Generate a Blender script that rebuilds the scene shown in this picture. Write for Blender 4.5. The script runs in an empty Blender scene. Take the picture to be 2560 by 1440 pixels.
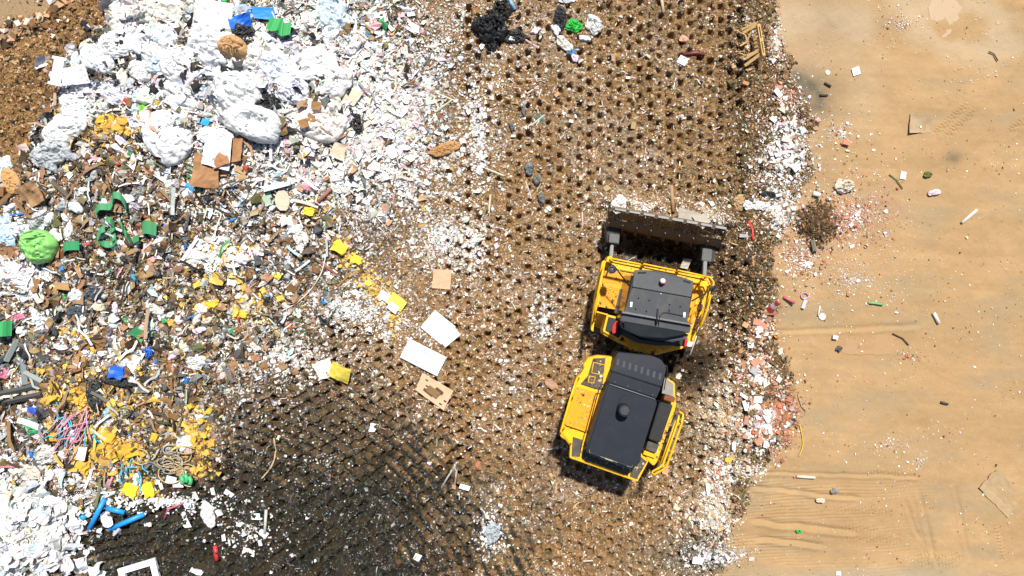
import bpy, bmesh, math, random
import numpy as np
from mathutils import Vector, Matrix

SC = bpy.context.scene
COL = SC.collection
RNG = np.random.default_rng(11)
random.seed(11)
H = 24.0            # camera height above the ground
S0 = 75.0           # photo pixels (2560 wide) per metre on the ground
PI = math.pi

# ------------------------------------------------------------------ noise
def _lat(seed):
    return np.random.default_rng(seed).random((256, 256))
_LC = {}
def vnoise(x, y, seed=0):
    if seed not in _LC: _LC[seed] = _lat(seed)
    L = _LC[seed]
    xi = np.floor(x).astype(int); yi = np.floor(y).astype(int)
    fx = x - xi; fy = y - yi
    fx = fx*fx*(3-2*fx); fy = fy*fy*(3-2*fy)
    a = L[xi & 255, yi & 255]; b = L[(xi+1) & 255, yi & 255]
    c = L[xi & 255, (yi+1) & 255]; d = L[(xi+1) & 255, (yi+1) & 255]
    return (a*(1-fx)+b*fx)*(1-fy)+(c*(1-fx)+d*fx)*fy
def fbm(x, y, seed=0, o=4):
    s = 0; a = 0.5; t = 0
    for k in range(o):
        s = s + a*vnoise(x*2**k+17.3*k, y*2**k+9.1*k, seed+k); t += a; a *= .5
    return s/t
def sstep(a, b, x):
    t = np.clip((x-a)/(b-a), 0, 1); return t*t*(3-2*t)

# ------------------------------------------------------------------ zones, in ground pixels (u right, v down)
def interp(v, pts):
    p = np.array(pts, float); return np.interp(v, p[:, 0], p[:, 1])
ROAD = [(-900, 1900), (0, 1920), (120, 1945), (250, 2010), (420, 2030), (520, 1950), (640, 1925), (800, 1925), (930, 1960), (1040, 1985),
        (1110, 1960), (1180, 1880), (1290, 1850), (1350, 1810), (1440, 1800), (2300, 1790)]
TRAMP = [(-900, 1020), (0, 1060), (200, 1110), (400, 1080), (560, 960), (700, 900), (850, 830), (1000, 640), (1150, 560), (1220, 460), (1270, 260),
         (1350, 190), (1440, 90), (2300, -400)]
SLOPE = [(-900, 560), (0, 330), (90, 262), (150, 190), (250, 160), (330, 110), (400, 60), (440, 10), (480, -60), (2000, -600)]
def zn(u, v, s=45, amp=40, seed=3): return (fbm(u/s, v/s, seed, 3)-.5)*2*amp
def m_road(u, v): return sstep(-14, 18, u-interp(v, ROAD)+zn(u, v))
def m_slope(u, v): return sstep(12, -12, u-interp(v, SLOPE)+zn(u, v, 30, 22, 5))
def m_sandtop(u, v): return sstep(30, -10, (u*0.62+v)-118+zn(u, v, 40, 25, 8))
def m_loose(u, v): return sstep(110, -170, u-interp(v, TRAMP)+zn(u, v, 80, 90, 21))*(1-m_slope(u, v))
def ell(u, v, cx, cy, rx, ry, rot=0):
    c, s = math.cos(math.radians(rot)), math.sin(math.radians(rot))
    a = ((u-cx)*c+(v-cy)*s)/rx; b = (-(u-cx)*s+(v-cy)*c)/ry
    return np.sqrt(a*a+b*b)
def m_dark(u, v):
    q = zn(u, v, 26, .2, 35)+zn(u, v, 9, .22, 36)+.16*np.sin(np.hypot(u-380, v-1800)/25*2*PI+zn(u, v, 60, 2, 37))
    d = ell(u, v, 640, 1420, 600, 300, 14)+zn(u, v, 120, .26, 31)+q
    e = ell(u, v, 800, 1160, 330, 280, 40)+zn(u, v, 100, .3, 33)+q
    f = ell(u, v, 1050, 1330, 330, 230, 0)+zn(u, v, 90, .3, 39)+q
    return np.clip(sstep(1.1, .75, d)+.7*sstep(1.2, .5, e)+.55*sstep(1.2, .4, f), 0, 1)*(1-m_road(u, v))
def m_berm(u, v):
    return sstep(1800, 1850, u+zn(u, v, 60, 25, 41))*(1-m_road(u, v))
def mach_clear(u, v):
    return (ell(u, v, 1640, 740, 130, 240, 14) < 1) | (ell(u, v, 1555, 1040, 130, 170, 16) < 1)

def base_height(x, y):
    u = 1280+x*S0; v = 720-y*S0
    h = .10*(fbm(x*.35, y*.35, 51, 3)-.5)
    loose = m_loose(u, v); slope = m_slope(u, v); road = m_road(u, v); sand = m_sandtop(u, v)
    pile = np.exp(-(ell(u, v, 560, 190, 420, 270, 10)**2))*.75+np.exp(-(ell(u, v, 240, 560, 330, 260, 10)**2))*.45
    h = h+pile*(1-slope*.55)
    h = h+loose*(.40*(fbm(x*1.5, y*1.5, 61, 4)-.45)+.20*(fbm(x*5, y*5, 63, 3)-.5))
    h = h+np.exp(-(ell(u, v, 70, 1330, 150, 115, 0)**3))*.45
    h = h+slope*(1-sand)*(.34*(fbm(x*1.0, y*1.0, 65, 5)-.5)+.10*(fbm(x*6, y*6, 66, 3)-.5))
    # churned berm between the trampled lane and the dirt road, with heaps on it
    b = m_berm(u, v)
    bl = np.exp(-(ell(u, v, 1870, 690, 70, 150, 0)**2))*.55
    bl = bl+np.exp(-(ell(u, v, 1880, 1040, 105, 110, 0)**2))*.42+np.exp(-(ell(u, v, 1760, 1290, 70, 70, 0)**2))*.45
    bl = bl+np.exp(-(ell(u, v, 1960, 370, 75, 110, 0)**2))*.22+np.exp(-(ell(u, v, 1860, 860, 60, 60, 0)**2))*.2
    bl = bl+np.exp(-(ell(u, v, 1800, 1060, 60, 90, 0)**2))*.3+np.exp(-(ell(u, v, 1700, 1360, 90, 60, 0)**2))*.2
    h = h+bl*(.7+.6*fbm(x*3, y*3, 71, 4))
    h = h+b*(.22*(fbm(x*3.2, y*3.2, 73, 4)-.5)+.10*(fbm(x*9, y*9, 75, 2)-.5))
    h = h+np.exp(-(ell(u, v, 1670, 530, 160, 33, 10.5)**8))*.62*(.8+.4*fbm(x*4, y*4, 77, 3))
    h = h+np.exp(-(ell(u, v, 2040, 555, 44, 42, 0)**3))*.34
    tr = (1-road)*(1-slope)*(1-loose)
    h = h+tr*(.09*(fbm(x*2.4, y*2.4, 81, 4)-.5)+.085*(fbm(x*8, y*8, 83, 3)-.5))
    # ruts along the lane
    for uc, w, d, v0, v1 in ((1660, 6, .10, -900, 520), (1845, 16, .16, -900, 520), (1560, 5, .05, -900, 300), (1745, 5, .05, 0, 520), (1700, 30, .14, 880, 1440), (1790, 12, .12, 640, 930)):
        h = h-d*np.exp(-(((u-uc+zn(u, v, 90, 7, 91))/w)**2))*sstep(v0-30, v0+30, v)*sstep(v1+40, v1-30, v)
    # arcs of furrows in the dark turning area
    r = np.sqrt((u-380)**2+(v-1800)**2)
    h = h+.10*np.sin(r/25*2*PI+3*fbm(u/140, v/140, 95, 2))*m_dark(u, v)*(1-loose)*sstep(1150, 1000, u)
    # dirt road: soft swells, tyre marks
    h = h+road*(.07*(fbm(x*.7, y*.7, 101, 4)-.5)+.03*(fbm(x*3, y*3, 103, 4)-.5)+.012*(fbm(x*12, y*12, 105, 2)-.5))
    lines = np.sin((v+.05*u+zn(u, v, 110, 5, 111))/8.2*2*PI)*.5+np.sin((v-.02*u)/5.6*2*PI)*.35
    mk = road*sstep(1175, 1215, v)*sstep(2460, 2000, u)*sstep(.42, .62, fbm(u/160, v/28, 113, 2))
    h = h+mk*.026*lines
    for (a0, b0, a1, b1, w, am) in ((1880, 1300, 2140, 1330, 7, .05), (1890, 1345, 2060, 1362, 6, .05), (1880, 1215, 2150, 1245, 5, .04), (1900, 1180, 2300, 1190, 4, .025), (2300, 1230, 2345, 1420, 6, .035), (2265, 1250, 2300, 1350, 5, .03), (2390, 1220, 2420, 1380, 5, .03), (1905, 830, 2300, 812, 6, .025)):
        L = math.hypot(a1-a0, b1-b0); tx, ty = (a1-a0)/L, (b1-b0)/L
        s = (u-a0)*tx+(v-b0)*ty; q = -(u-a0)*ty+(v-b0)*tx+zn(u, v, 50, 5, 117)
        f = sstep(-10, 20, s)*sstep(L+10, L-20, s)*road
        h = h+f*am*1.4*(-np.exp(-((q/w)**2))+.6*np.exp(-(((q-w*1.7)/w)**2)))
    for (a0, b0, a1, b1, w) in ((2335, 335, 2420, 260, 11), (2365, 340, 2440, 275, 11), (2520, 330, 2560, 300, 12), (2110, 1345, 2260, 1352, 9), (2110, 1320, 2200, 1326, 9), (2080, 1270, 2230, 1278, 8), (2290, 1388, 2420, 1392, 9), (2290, 1408, 2400, 1412, 8), (2170, 1178, 2260, 1182, 8), (2490, 1310, 2510, 1400, 9)):
        L = math.hypot(a1-a0, b1-b0); tx, ty = (a1-a0)/L, (b1-b0)/L
        s = (u-a0)*tx+(v-b0)*ty; q = -(u-a0)*ty+(v-b0)*tx
        f = sstep(-6, 10, s)*sstep(L+6, L-10, s)*sstep(w, w*.55, np.abs(q))*road
        h = h+f*.03*np.sign(np.sin((s+.5*np.abs(q))/8.5*2*PI))
    return h

# ------------------------------------------------------------------ terrain grid
STEP = .034
XI = np.arange(-18.9, 18.9, STEP); YI = np.arange(-11.2, 11.2, STEP)
GX, GY = np.meshgrid(XI, YI)
GH = base_height(GX, GY)
def add_hole(u, v, ang, size, depth):
    x = (u-1280)/S0; y = (720-v)/S0
    i = int((x-XI[0])/STEP); j = int((y-YI[0])/STEP); R = 7
    if i < R or j < R or i >= len(XI)-R or j >= len(YI)-R: return
    sx = GX[j-R:j+R+1, i-R:i+R+1]-x; sy = GY[j-R:j+R+1, i-R:i+R+1]-y
    c, s = math.cos(ang), math.sin(ang)
    a = np.maximum(np.abs(sx*c+sy*s), np.abs(-sx*s+sy*c)*.9)
    HM[j-R:j+R+1, i-R:i+R+1] = np.maximum(HM[j-R:j+R+1, i-R:i+R+1], sstep(size*.62, size*.4, a))
    GH[j-R:j+R+1, i-R:i+R+1] -= depth*sstep(size*.5+.025, size*.5-.02, a)
    GH[j-R:j+R+1, i-R:i+R+1] += depth*.16*np.exp(-((a-size*.5-.06)/.04)**2)
HOLES = []
HM = np.zeros_like(GH)
def holes():
    for c in range(40):
        uc = 1120+c*25.2
        sh = [0, 12, 23, 9][c % 4]+(c//9)*15
        for k in range(-6, 56):
            v = k*33.5+sh+random.gauss(0, 1.5); u = uc+random.gauss(0, 1.3)
            lo = float(m_loose(np.array(u), np.array(v))); rd = float(m_road(np.array(u), np.array(v)))
            if rd > .2 or lo > .35 or u > 1858+12*math.sin(v/70): continue
            if ell(u, v, 380, 1800, 780, 780) < 1 and u < 1150: continue
            clear = .94 if (u > 1390 and v < 520) else (.93 if v > 760 else .82)
            if ell(u, v, 1672, 530, 190, 50, 10) < 1: continue
            if u < 1290 and v < 520: clear = .5
            if random.random() > clear: continue
            HOLES.append((u, v, random.gauss(0, .2), random.uniform(.095, .19), random.uniform(.11, .26)))
    for r in range(430, 1110, 25):
        n = int(2*PI*r/33)
        for k in range(n):
            a = (k+(r//27 % 3)/3.)/n*2*PI
            u = 380+r*math.cos(a)+random.gauss(0, 2.4); v = 1800-r*math.sin(a)+random.gauss(0, 2.4)
            if u < 120 or u > 1180 or v > 1530: continue
            if float(m_loose(np.array(u), np.array(v))) > .45 or random.random() > .9: continue
            HOLES.append((u, v, -a, random.uniform(.13, .19), random.uniform(.18, .28)))
holes()
for q in HOLES: add_hole(*q)
def hgt(x, y):
    fx = np.clip((np.asarray(x, float)-XI[0])/STEP, 0, len(XI)-2.001); fy = np.clip((np.asarray(y, float)-YI[0])/STEP, 0, len(YI)-2.001)
    i = fx.astype(int); j = fy.astype(int); a = fx-i; b = fy-j
    return (GH[j, i]*(1-a)+GH[j, i+1]*a)*(1-b)+(GH[j+1, i]*(1-a)+GH[j+1, i+1]*a)*b
def in_hole(u, v):
    i = np.clip(((u-1280)/S0-XI[0])/STEP, 0, len(XI)-1).astype(int); j = np.clip(((720-v)/S0-YI[0])/STEP, 0, len(YI)-1).astype(int)
    return HM[j, i]
def W(px, py, z):
    k = (H-z)/(H*S0); return ((px-1280)*k, (720-py)*k, z)
def G(px, py):
    """world point on the terrain under a photo pixel"""
    z = 0.
    for _ in range(4):
        x, y, _z = W(px, py, z); z = .5*z+.5*float(hgt(x, y))
    return x, y, float(hgt(x, y))
def mpp(z=0): return (H-z)/(H*S0)       # metres per photo pixel

# ------------------------------------------------------------------ materials
def nt(m): m.use_nodes = True; return m.node_tree
_M = {}
def mat(name, c, rough=.6, metal=0., dirt=.25, dcol=(.16, .11, .06), scale=6., bump=.0, spec=.4, ridge=0):
    if name in _M: return _M[name]
    m = bpy.data.materials.new(name); t = nt(m); b = t.nodes['Principled BSDF']
    b.inputs['Roughness'].default_value = rough; b.inputs['Metallic'].default_value = metal
    b.inputs['Specular IOR Level'].default_value = spec
    g = t.nodes.new('ShaderNodeNewGeometry'); n = t.nodes.new('ShaderNodeTexNoise')
    n.inputs['Scale'].default_value = scale; n.inputs['Detail'].default_value = 8; n.inputs['Roughness'].default_value = .65
    t.links.new(g.outputs['Position'], n.inputs['Vector'])
    r = t.nodes.new('ShaderNodeMapRange'); r.inputs[1].default_value = .48; r.inputs[2].default_value = .78; r.inputs[4].default_value = dirt
    t.links.new(n.outputs['Fac'], r.inputs[0])
    x = t.nodes.new('ShaderNodeMix'); x.data_type = 'RGBA'; x.inputs[6].default_value = (*c, 1); x.inputs[7].default_value = (*dcol, 1)
    t.links.new(r.outputs[0], x.inputs[0]); t.links.new(x.outputs[2], b.inputs['Base Color'])
    r2 = t.nodes.new('ShaderNodeMapRange'); r2.inputs[3].default_value = max(.05, rough-.1); r2.inputs[4].default_value = min(1, rough+.2)
    t.links.new(n.outputs['Fac'], r2.inputs[0]); t.links.new(r2.outputs[0], b.inputs['Roughness'])
    if bump:
        n2 = t.nodes.new('ShaderNodeTexNoise'); n2.inputs['Scale'].default_value = scale*3; n2.inputs['Detail'].default_value = 5
        t.links.new(g.outputs['Position'], n2.inputs['Vector'])
        bp = t.nodes.new('ShaderNodeBump'); bp.inputs['Strength'].default_value = bump; bp.inputs['Distance'].default_value = .03
        if ridge:
            n2.noise_type = 'RIDGED_MULTIFRACTAL'; n2.normalize = True; n2.inputs['Scale'].default_value = ridge; n2.inputs['Distortion'].default_value = .6; bp.inputs['Distance'].default_value = .12; bp.invert = True
        t.links.new(n2.outputs['Fac'], bp.inputs['Height']); t.links.new(bp.outputs[0], b.inputs['Normal'])
    _M[name] = m; return m
def attr_mat(name, rough=.75, var=.35, sc=14., bump=.0, spec=.3, grain=False):
    m = bpy.data.materials.new(name); t = nt(m); b = t.nodes['Principled BSDF']
    b.inputs['Roughness'].default_value = rough; b.inputs['Specular IOR Level'].default_value = spec
    a = t.nodes.new('ShaderNodeAttribute'); a.attribute_name = 'Col'
    g = t.nodes.new('ShaderNodeNewGeometry'); n = t.nodes.new('ShaderNodeTexNoise')
    n.inputs['Scale'].default_value = sc; n.inputs['Detail'].default_value = 8; n.inputs['Roughness'].default_value = .7
    t.links.new(g.outputs['Position'], n.inputs['Vector'])
    r = t.nodes.new('ShaderNodeMapRange'); r.inputs[1].default_value = .3; r.inputs[2].default_value = .7
    r.inputs[3].default_value = 1-var; r.inputs[4].default_value = 1+var*.5
    t.links.new(n.outputs['Fac'], r.inputs[0])
    if grain:
        gm = t.nodes.new('ShaderNodeMix'); gm.inputs[2].default_value = 1.; t.links.new(a.outputs['Alpha'], gm.inputs[0]); t.links.new(r.outputs[0], gm.inputs[3])
        class r: outputs = gm.outputs
    x = t.nodes.new('ShaderNodeVectorMath'); x.operation = 'SCALE'
    t.links.new(a.outputs['Color'], x.inputs[0]); t.links.new(r.outputs[0], x.inputs['Scale']); t.links.new(x.outputs[0], b.inputs['Base Color'])
    if bump:
        n2 = t.nodes.new('ShaderNodeTexNoise'); n2.inputs['Scale'].default_value = sc*2.3; n2.inputs['Detail'].default_value = 6
        t.links.new(g.outputs['Position'], n2.inputs['Vector'])
        bp = t.nodes.new('ShaderNodeBump'); bp.inputs['Strength'].default_value = bump; bp.inputs['Distance'].default_value = .04
        if grain:
            mm = t.nodes.new('ShaderNodeMath'); mm.operation = 'MULTIPLY'; mm.inputs[1].default_value = bump; t.links.new(a.outputs['Alpha'], mm.inputs[0]); t.links.new(mm.outputs[0], bp.inputs['Strength'])
        t.links.new(n2.outputs['Fac'], bp.inputs['Height']); t.links.new(bp.outputs[0], b.inputs['Normal'])
    return m

# ------------------------------------------------------------------ mesh helpers
def fast_mesh(name, V, F, mt, col=None, smooth=False):
    V = np.asarray(V, np.float32); F = np.asarray(F, np.int32); k = F.shape[1]
    me = bpy.data.meshes.new(name)
    me.vertices.add(len(V)); me.vertices.foreach_set('co', V.ravel())
    me.loops.add(F.size); me.loops.foreach_set('vertex_index', F.ravel())
    me.polygons.add(len(F)); me.polygons.foreach_set('loop_start', np.arange(0, F.size, k, dtype=np.int32))
    if smooth: me.polygons.foreach_set('use_smooth', np.ones(len(F), bool))
    else: me.polygons.foreach_set('use_smooth', np.zeros(len(F), bool))
    if col is not None:
        a = me.color_attributes.new('Col', 'FLOAT_COLOR', 'POINT')
        c = np.ones((len(V), 4), np.float32); c[:, :col.shape[1]] = col; a.data.foreach_set('color', c.ravel())
    me.update(calc_edges=True); me.validate()
    me.materials.append(mt)
    return me
def link(name, me, loc=(0, 0, 0), parent=None):
    o = bpy.data.objects.new(name, me); COL.objects.link(o); o.location = loc
    if parent: o.parent = parent
    return o
def pmesh(name, V, F, mt, smooth=False):
    me = bpy.data.meshes.new(name); me.from_pydata([tuple(map(float, v)) for v in V], [], F); me.update()
    if smooth: me.polygons.foreach_set('use_smooth', np.ones(len(me.polygons), bool))
    me.materials.append(mt); return me
def tag(o, label, cat, group=None):
    o['label'] = label; o['category'] = cat
    if group: o['group'] = group
    return o
MARKS = []      # (px, py, short phrase) used to describe small scraps by their neighbours
USED = set()

# ------------------------------------------------------------------ terrain object
def build_ground():
    ext = [.2, .6, 1.5, 4, 10, 25, 60, 140, 300]
    xs = np.concatenate([XI[0]-np.array(ext[::-1]), XI, XI[-1]+np.array(ext)]); ys = np.concatenate([YI[0]-np.array(ext[::-1]), YI, YI[-1]+np.array(ext)])
    X, Y = np.meshgrid(xs, ys); n = len(ext)
    Z = base_height(np.clip(X, -30, 30), np.clip(Y, -25, 25)); Z[n:-n, n:-n] = GH
    u = 1280+X*S0; v = 720-Y*S0
    road = m_road(u, v)[..., None]; slope = m_slope(u, v)[..., None]; sand = (m_sandtop(u, v)*m_slope(u, v))[..., None]
    dark = m_dark(u, v)[..., None]; berm = m_berm(u, v)[..., None]; loose = m_loose(u, v)[..., None]
    n1 = fbm(X*.9, Y*.9, 201, 5)[..., None]; n2 = fbm(X*4, Y*4, 203, 4)[..., None]; n3 = fbm(X*.35, Y*.35, 205, 3)[..., None]
    c = np.array([.235, .135, .056])*(.55+.95*n2)*np.ones_like(n1)
    def mx(c, col, m): return c*(1-m)+np.array(col)*m
    c = mx(c, [.30, .22, .15], .55*sstep(.5, .75, n1))
    c = mx(c, [.075, .058, .036], loose*.7)
    c = mx(c, [.105, .066, .028], berm*.8)
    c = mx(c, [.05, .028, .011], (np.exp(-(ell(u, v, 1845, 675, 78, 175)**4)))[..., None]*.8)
    bw = (np.exp(-(ell(u, v, 1800, 1060, 75, 120)**2))+np.exp(-(ell(u, v, 1770, 1290, 80, 80)**2)))[..., None]
    c = mx(c, [.42, .33, .22], np.clip(bw*.9, 0, 1)*sstep(.35, .6, n2+.1))
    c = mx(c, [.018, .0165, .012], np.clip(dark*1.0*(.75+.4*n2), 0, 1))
    mach_shade = (np.exp(-(ell(u, v, 1650, 640, 140, 48, 10)**4))+np.exp(-(ell(u, v, 1735, 915, 62, 75, 10)**4))+np.exp(-(ell(u, v, 1600, 890, 90, 60, 10)**4))+.7*np.exp(-(ell(u, v, 1800, 760, 22, 150, 3)**2)))[..., None]  # shade of the machine painted into the soil, over darker churned earth
    c = mx(c, [.022, .013, .007], np.clip(mach_shade, 0, 1)*.92)
    gr = (np.exp(-(ell(u, v, 1755, 1385, 140, 60)**2)))[..., None]
    c = mx(c, [.13, .125, .10], np.clip(gr, 0, 1))
    c = mx(c, [.25, .142, .052], slope*(.75+.3*n1)); c = mx(c, [.12, .06, .02], slope*sstep(.52, .7, n2)*.7)
    c = mx(c, [.30, .205, .115], sand)
    rc = np.array([.352, .228, .112])*(.86+.28*n1)*(.93+.14*n2)
    sk = fbm(X*.28+3, Y*2.6+.25*X, 221, 4)[..., None]; sk2 = fbm(X*.5, Y*7+.2*X, 225, 3)[..., None]
    rc = rc*(.86+.28*sk)*(.93+.14*sk2)
    rc = mx(rc, [.40, .30, .19], sstep(.42, .7, n3)*sstep(620, 60, v)[..., None]*.85)
    rc = mx(rc, [.29, .215, .125], sstep(.5, .72, fbm(X*.5, Y*1.6, 207, 4)[..., None])*.6)
    rc = mx(rc, [.35, .22, .105], sstep(.5, .75, fbm(X*.6, Y*.5, 209, 3)[..., None])*.5)
    st = np.exp(-(ell(u, v, 2030, 240, 55, 60, -40)**2))+.8*np.exp(-(ell(u, v, 2385, 392, 22, 18)**2))+.7*np.exp(-(ell(u, v, 1985, 200, 40, 30)**2))+.25*np.exp(-(ell(u, v, 2080, 60, 90, 60)**2))
    rc = mx(rc, [.10, .09, .065], (np.clip(st, 0, 1)[..., None])*(.5+.7*n2))
    # pale dried mud rings around the puddle
    pr = ell(u, v, 2385, 60, 120, 60, 20)+zn(u, v, 40, .35, 211)
    rc = mx(rc, [.43, .33, .215], (sstep(.5, .9, pr)*sstep(1.9, 1., pr))[..., None]*.55)
    pr = ell(u, v, 2160, 862, 110, 45)+zn(u, v, 60, .3, 213)
    rc = mx(rc, [.36, .22, .105], sstep(1.2, .5, pr)[..., None]*.8)
    rc = mx(rc, [.30, .27, .19], (np.exp(-(ell(u, v, 2180, 1445, 330, 22)**2)))[..., None]*.7)
    # brick dust scattered over the road edge
    bd = np.exp(-(ell(u, v, 2120, 540, 150, 90, -20)**2))[..., None]
    rc = mx(rc, [.36, .20, .12], np.clip(bd, 0, 1)*sstep(.42, .65, n2)*.7)
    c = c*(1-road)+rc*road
    md = np.exp(-(ell(u, v, 2042, 555, 48, 46)**4))[..., None]
    c = mx(c, [.085, .045, .018], md)
    c = np.clip(c, .008, .8)
    m = attr_mat('soil', .9, .38, 18., .55, .15, True)
    c = np.concatenate([c, 1-.72*road], -1)
    ny, nx = X.shape
    idx = np.arange(nx*ny).reshape(ny, nx)
    F = np.stack([idx[:-1, :-1], idx[:-1, 1:], idx[1:, 1:], idx[1:, :-1]], -1).reshape(-1, 4)
    me = fast_mesh('ground', np.stack([X, Y, Z], -1).reshape(-1, 3), F, m, c.reshape(-1, 4), True)
    o = link('ground', me); o['kind'] = 'structure'
build_ground()

def puddle(cx, cy, rx, ry, rot, seed, mt):
    x0, y0, z0 = G(cx, cy); V = [(0, 0, .0)]; n = 56
    zs = []
    for i in range(n):
        a = 2*PI*i/n; r = .3+1.3*float(fbm(np.array(2+math.cos(a)*1.5), np.array(5+math.sin(a)*1.5), seed, 3))
        p = rx*r*math.cos(a); q = ry*r*math.sin(a); c, s = math.cos(math.radians(rot)), math.sin(math.radians(rot))
        V.append(((p*c-q*s)*mpp(), -(p*s+q*c)*mpp(), 0))
    zs = [float(hgt(x0+v[0], y0+v[1])) for v in V]
    z = float(np.percentile(zs, 60))+.004
    me = pmesh('puddle', V, [(0, 1+i, 1+(i+1) % n) for i in range(n)][::1], mt)
    for p in me.polygons: pass
    o = link('puddle', me, (x0, y0, z)); o['kind'] = 'structure'
mud = mat('muddy_water', (.41, .29, .18), .35, 0, .8, (.37, .26, .15), 2., spec=.35)
mud2 = mat('orange_muddy_water', (.36, .22, .11), .4, 0, .8, (.33, .215, .115), 2., spec=.25)
puddle(2362, 35, 45, 52, 5, 5, mud);  puddle(2165, 862, 72, 28, 0, 14, mud2)

# ------------------------------------------------------------------ loose litter, one mesh per uncountable kind
PAL = dict(white=(.70, .70, .695), cream=(.62, .55, .45), tan=(.45, .285, .15), brown=(.222, .118, .045), dk=(.058, .040, .022), grey=(.34, .34, .33), dgrey=(.12, .125, .12),
           black=(.018, .018, .02), bluegrey=(.42, .50, .58), pink=(.62, .34, .36), red=(.50, .05, .04), brick=(.42, .16, .09), terra=(.46, .22, .14), yellow=(.66, .44, .09), gold=(.60, .37, .06),
           blue=(.035, .22, .60), cyan=(.05, .40, .62), green=(.05, .30, .11), olive=(.13, .12, .045), card=(.33, .20, .11), violet=(.25, .20, .45), paleteal=(.45, .60, .58))
def tmpl_shards(n, seed):
    r = np.random.default_rng(seed); out = []
    for k in range(n):
        a = np.sort(r.random(4)*.5+np.arange(4))*PI/2
        rad = .5*r.uniform(.55, 1.15, 4); asp = r.uniform(.45, 1)
        V = np.stack([np.cos(a)*rad, np.sin(a)*rad*asp, r.uniform(-.16, .16, 4)], -1); out.append(V)
    return np.array(out), np.array([[0, 1, 2], [0, 2, 3]])
def tmpl_crumple(n, seed):
    r = np.random.default_rng(seed); out = []
    g = np.array([[i, j] for j in (-.5, 0, .5) for i in (-.5, 0, .5)])
    for k in range(n):
        V = np.zeros((9, 3)); V[:, :2] = g*np.array([1, r.uniform(.5, 1)])+r.uniform(-.16, .16, (9, 2)); V[:, 2] = r.uniform(-.22, .25, 9); V[4, 2] += .15
        out.append(V)
    F = []
    for j in range(2):
        for i in range(2):
            a = j*3+i; F += [[a, a+1, a+4], [a, a+4, a+3]]
    return np.array(out), np.array(F)
def tmpl_chunk(n, seed):
    r = np.random.default_rng(seed); out = []
    b = np.array([[x, y, z] for z in (-.5, .5) for y in (-.5, .5) for x in (-.5, .5)])
    for k in range(n):
        V = b*np.array([1, r.uniform(.5, .95), r.uniform(.3, .7)])*r.uniform(.45, 1.05, (8, 1))+r.uniform(-.16, .16, (8, 3)); out.append(V)
    F = [[0, 2, 3], [0, 3, 1], [4, 5, 7], [4, 7, 6], [0, 1, 5], [0, 5, 4], [2, 6, 7], [2, 7, 3], [0, 4, 6], [0, 6, 2], [1, 3, 7], [1, 7, 5]]
    return np.array(out), np.array(F)
def tmpl_strip(n, seed):
    r = np.random.default_rng(seed); out = []
    for k in range(n):
        V = []; w = r.uniform(.03, .07); y = 0; z = 0
        for i in range(4):
            V += [[-.5+i/3, y-w, z], [-.5+i/3, y+w, z+.02]]; y += r.uniform(-.14, .14); z += r.uniform(-.06, .08)
        out.append(V)
    F = []
    for i in range(3):
        a = 2*i; F += [[a, a+2, a+3], [a, a+3, a+1]]
    return np.array(out), np.array(F)
def tmpl_fold(n, seed):
    r = np.random.default_rng(seed); out = []; N_ = 6; l = np.linspace(-.5, .5, N_); gx, gy = np.meshgrid(l, l); gx = gx.ravel(); gy = gy.ravel()
    for k in range(n):
        q = np.hypot(gx, gy)*2; rr = np.where(q > .8, .8+.25*(q-.8), q)/np.maximum(q, 1e-3); asp = r.uniform(.45, 1)
        x, y = gx*rr, gy*rr*asp; z = np.zeros_like(x)
        for f in range(5):
            t = r.random()*PI; o = r.uniform(-.4, .4); z += r.uniform(.15, .5)*(1 if r.random() < .6 else -1)*np.abs(gx*math.cos(t)+gy*math.sin(t)-o)
        z += r.uniform(-.045, .045, z.shape); z -= .5*q*q*.25; z -= z.mean(); x = x+r.uniform(-.05, .05, x.shape); y = y+r.uniform(-.05, .05, x.shape)
        out.append(np.stack([x, y, z*.9], -1))
    F = []
    for j in range(N_-1):
        for i in range(N_-1):
            a = j*N_+i; F += [[a, a+1, a+N_+1], [a, a+N_+1, a+N_]]
    return np.array(out), np.array(F)
TM = dict(fold=tmpl_fold(40, 5), shard=tmpl_shards(40, 1), crumple=tmpl_crumple(40, 2), chunk=tmpl_chunk(30, 3), strip=tmpl_strip(30, 4))

def scatter(pts_u, pts_v, kind, size, cols, tilt, lift):
    """pieces at ground pixels u, v -> vertices, faces, colours"""
    n = len(pts_u); T, F = TM[kind]; k = T.shape[1]
    x = (pts_u-1280)/S0; y = (720-pts_v)/S0; z = hgt(x, y)
    V = T[RNG.integers(0, len(T), n)]*size[:, None, None]
    ang = RNG.random(n)*2*PI; ta = RNG.random(n)*2*PI; tt = RNG.normal(0, tilt, n)
    c, s = np.cos(ang), np.sin(ang); X = V[..., 0]*c[:, None]-V[..., 1]*s[:, None]; Y = V[..., 0]*s[:, None]+V[..., 1]*c[:, None]; Z = V[..., 2]
    ct, s_t = np.cos(ta)[:, None], np.sin(ta)[:, None]; P = X*ct+Y*s_t; Q = -X*s_t+Y*ct
    cc, ss = np.cos(tt)[:, None], np.sin(tt)[:, None]; P2 = P*cc-Z*ss; Z2 = P*ss+Z*cc
    X = P2*ct-Q*s_t; Y = P2*s_t+Q*ct
    V = np.stack([X+x[:, None], Y+y[:, None], Z2+(z+lift*size+.004)[:, None]], -1).reshape(-1, 3)
    FF = (F[None]+(np.arange(n)*k)[:, None, None]).reshape(-1, 3)
    return V, FF, np.repeat(cols, k, 0)
class Mass:
    def __init__(s): s.V, s.F, s.C, s.n = [], [], [], 0
    def add(s, V, F, C): s.V.append(V); s.F.append(F+s.n); s.C.append(C); s.n += len(V)
    def build(s, name, mt):
        me = fast_mesh(name, np.concatenate(s.V), np.concatenate(s.F), mt, np.concatenate(s.C)); o = link(name, me); o['kind'] = 'stuff'; return o
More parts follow.
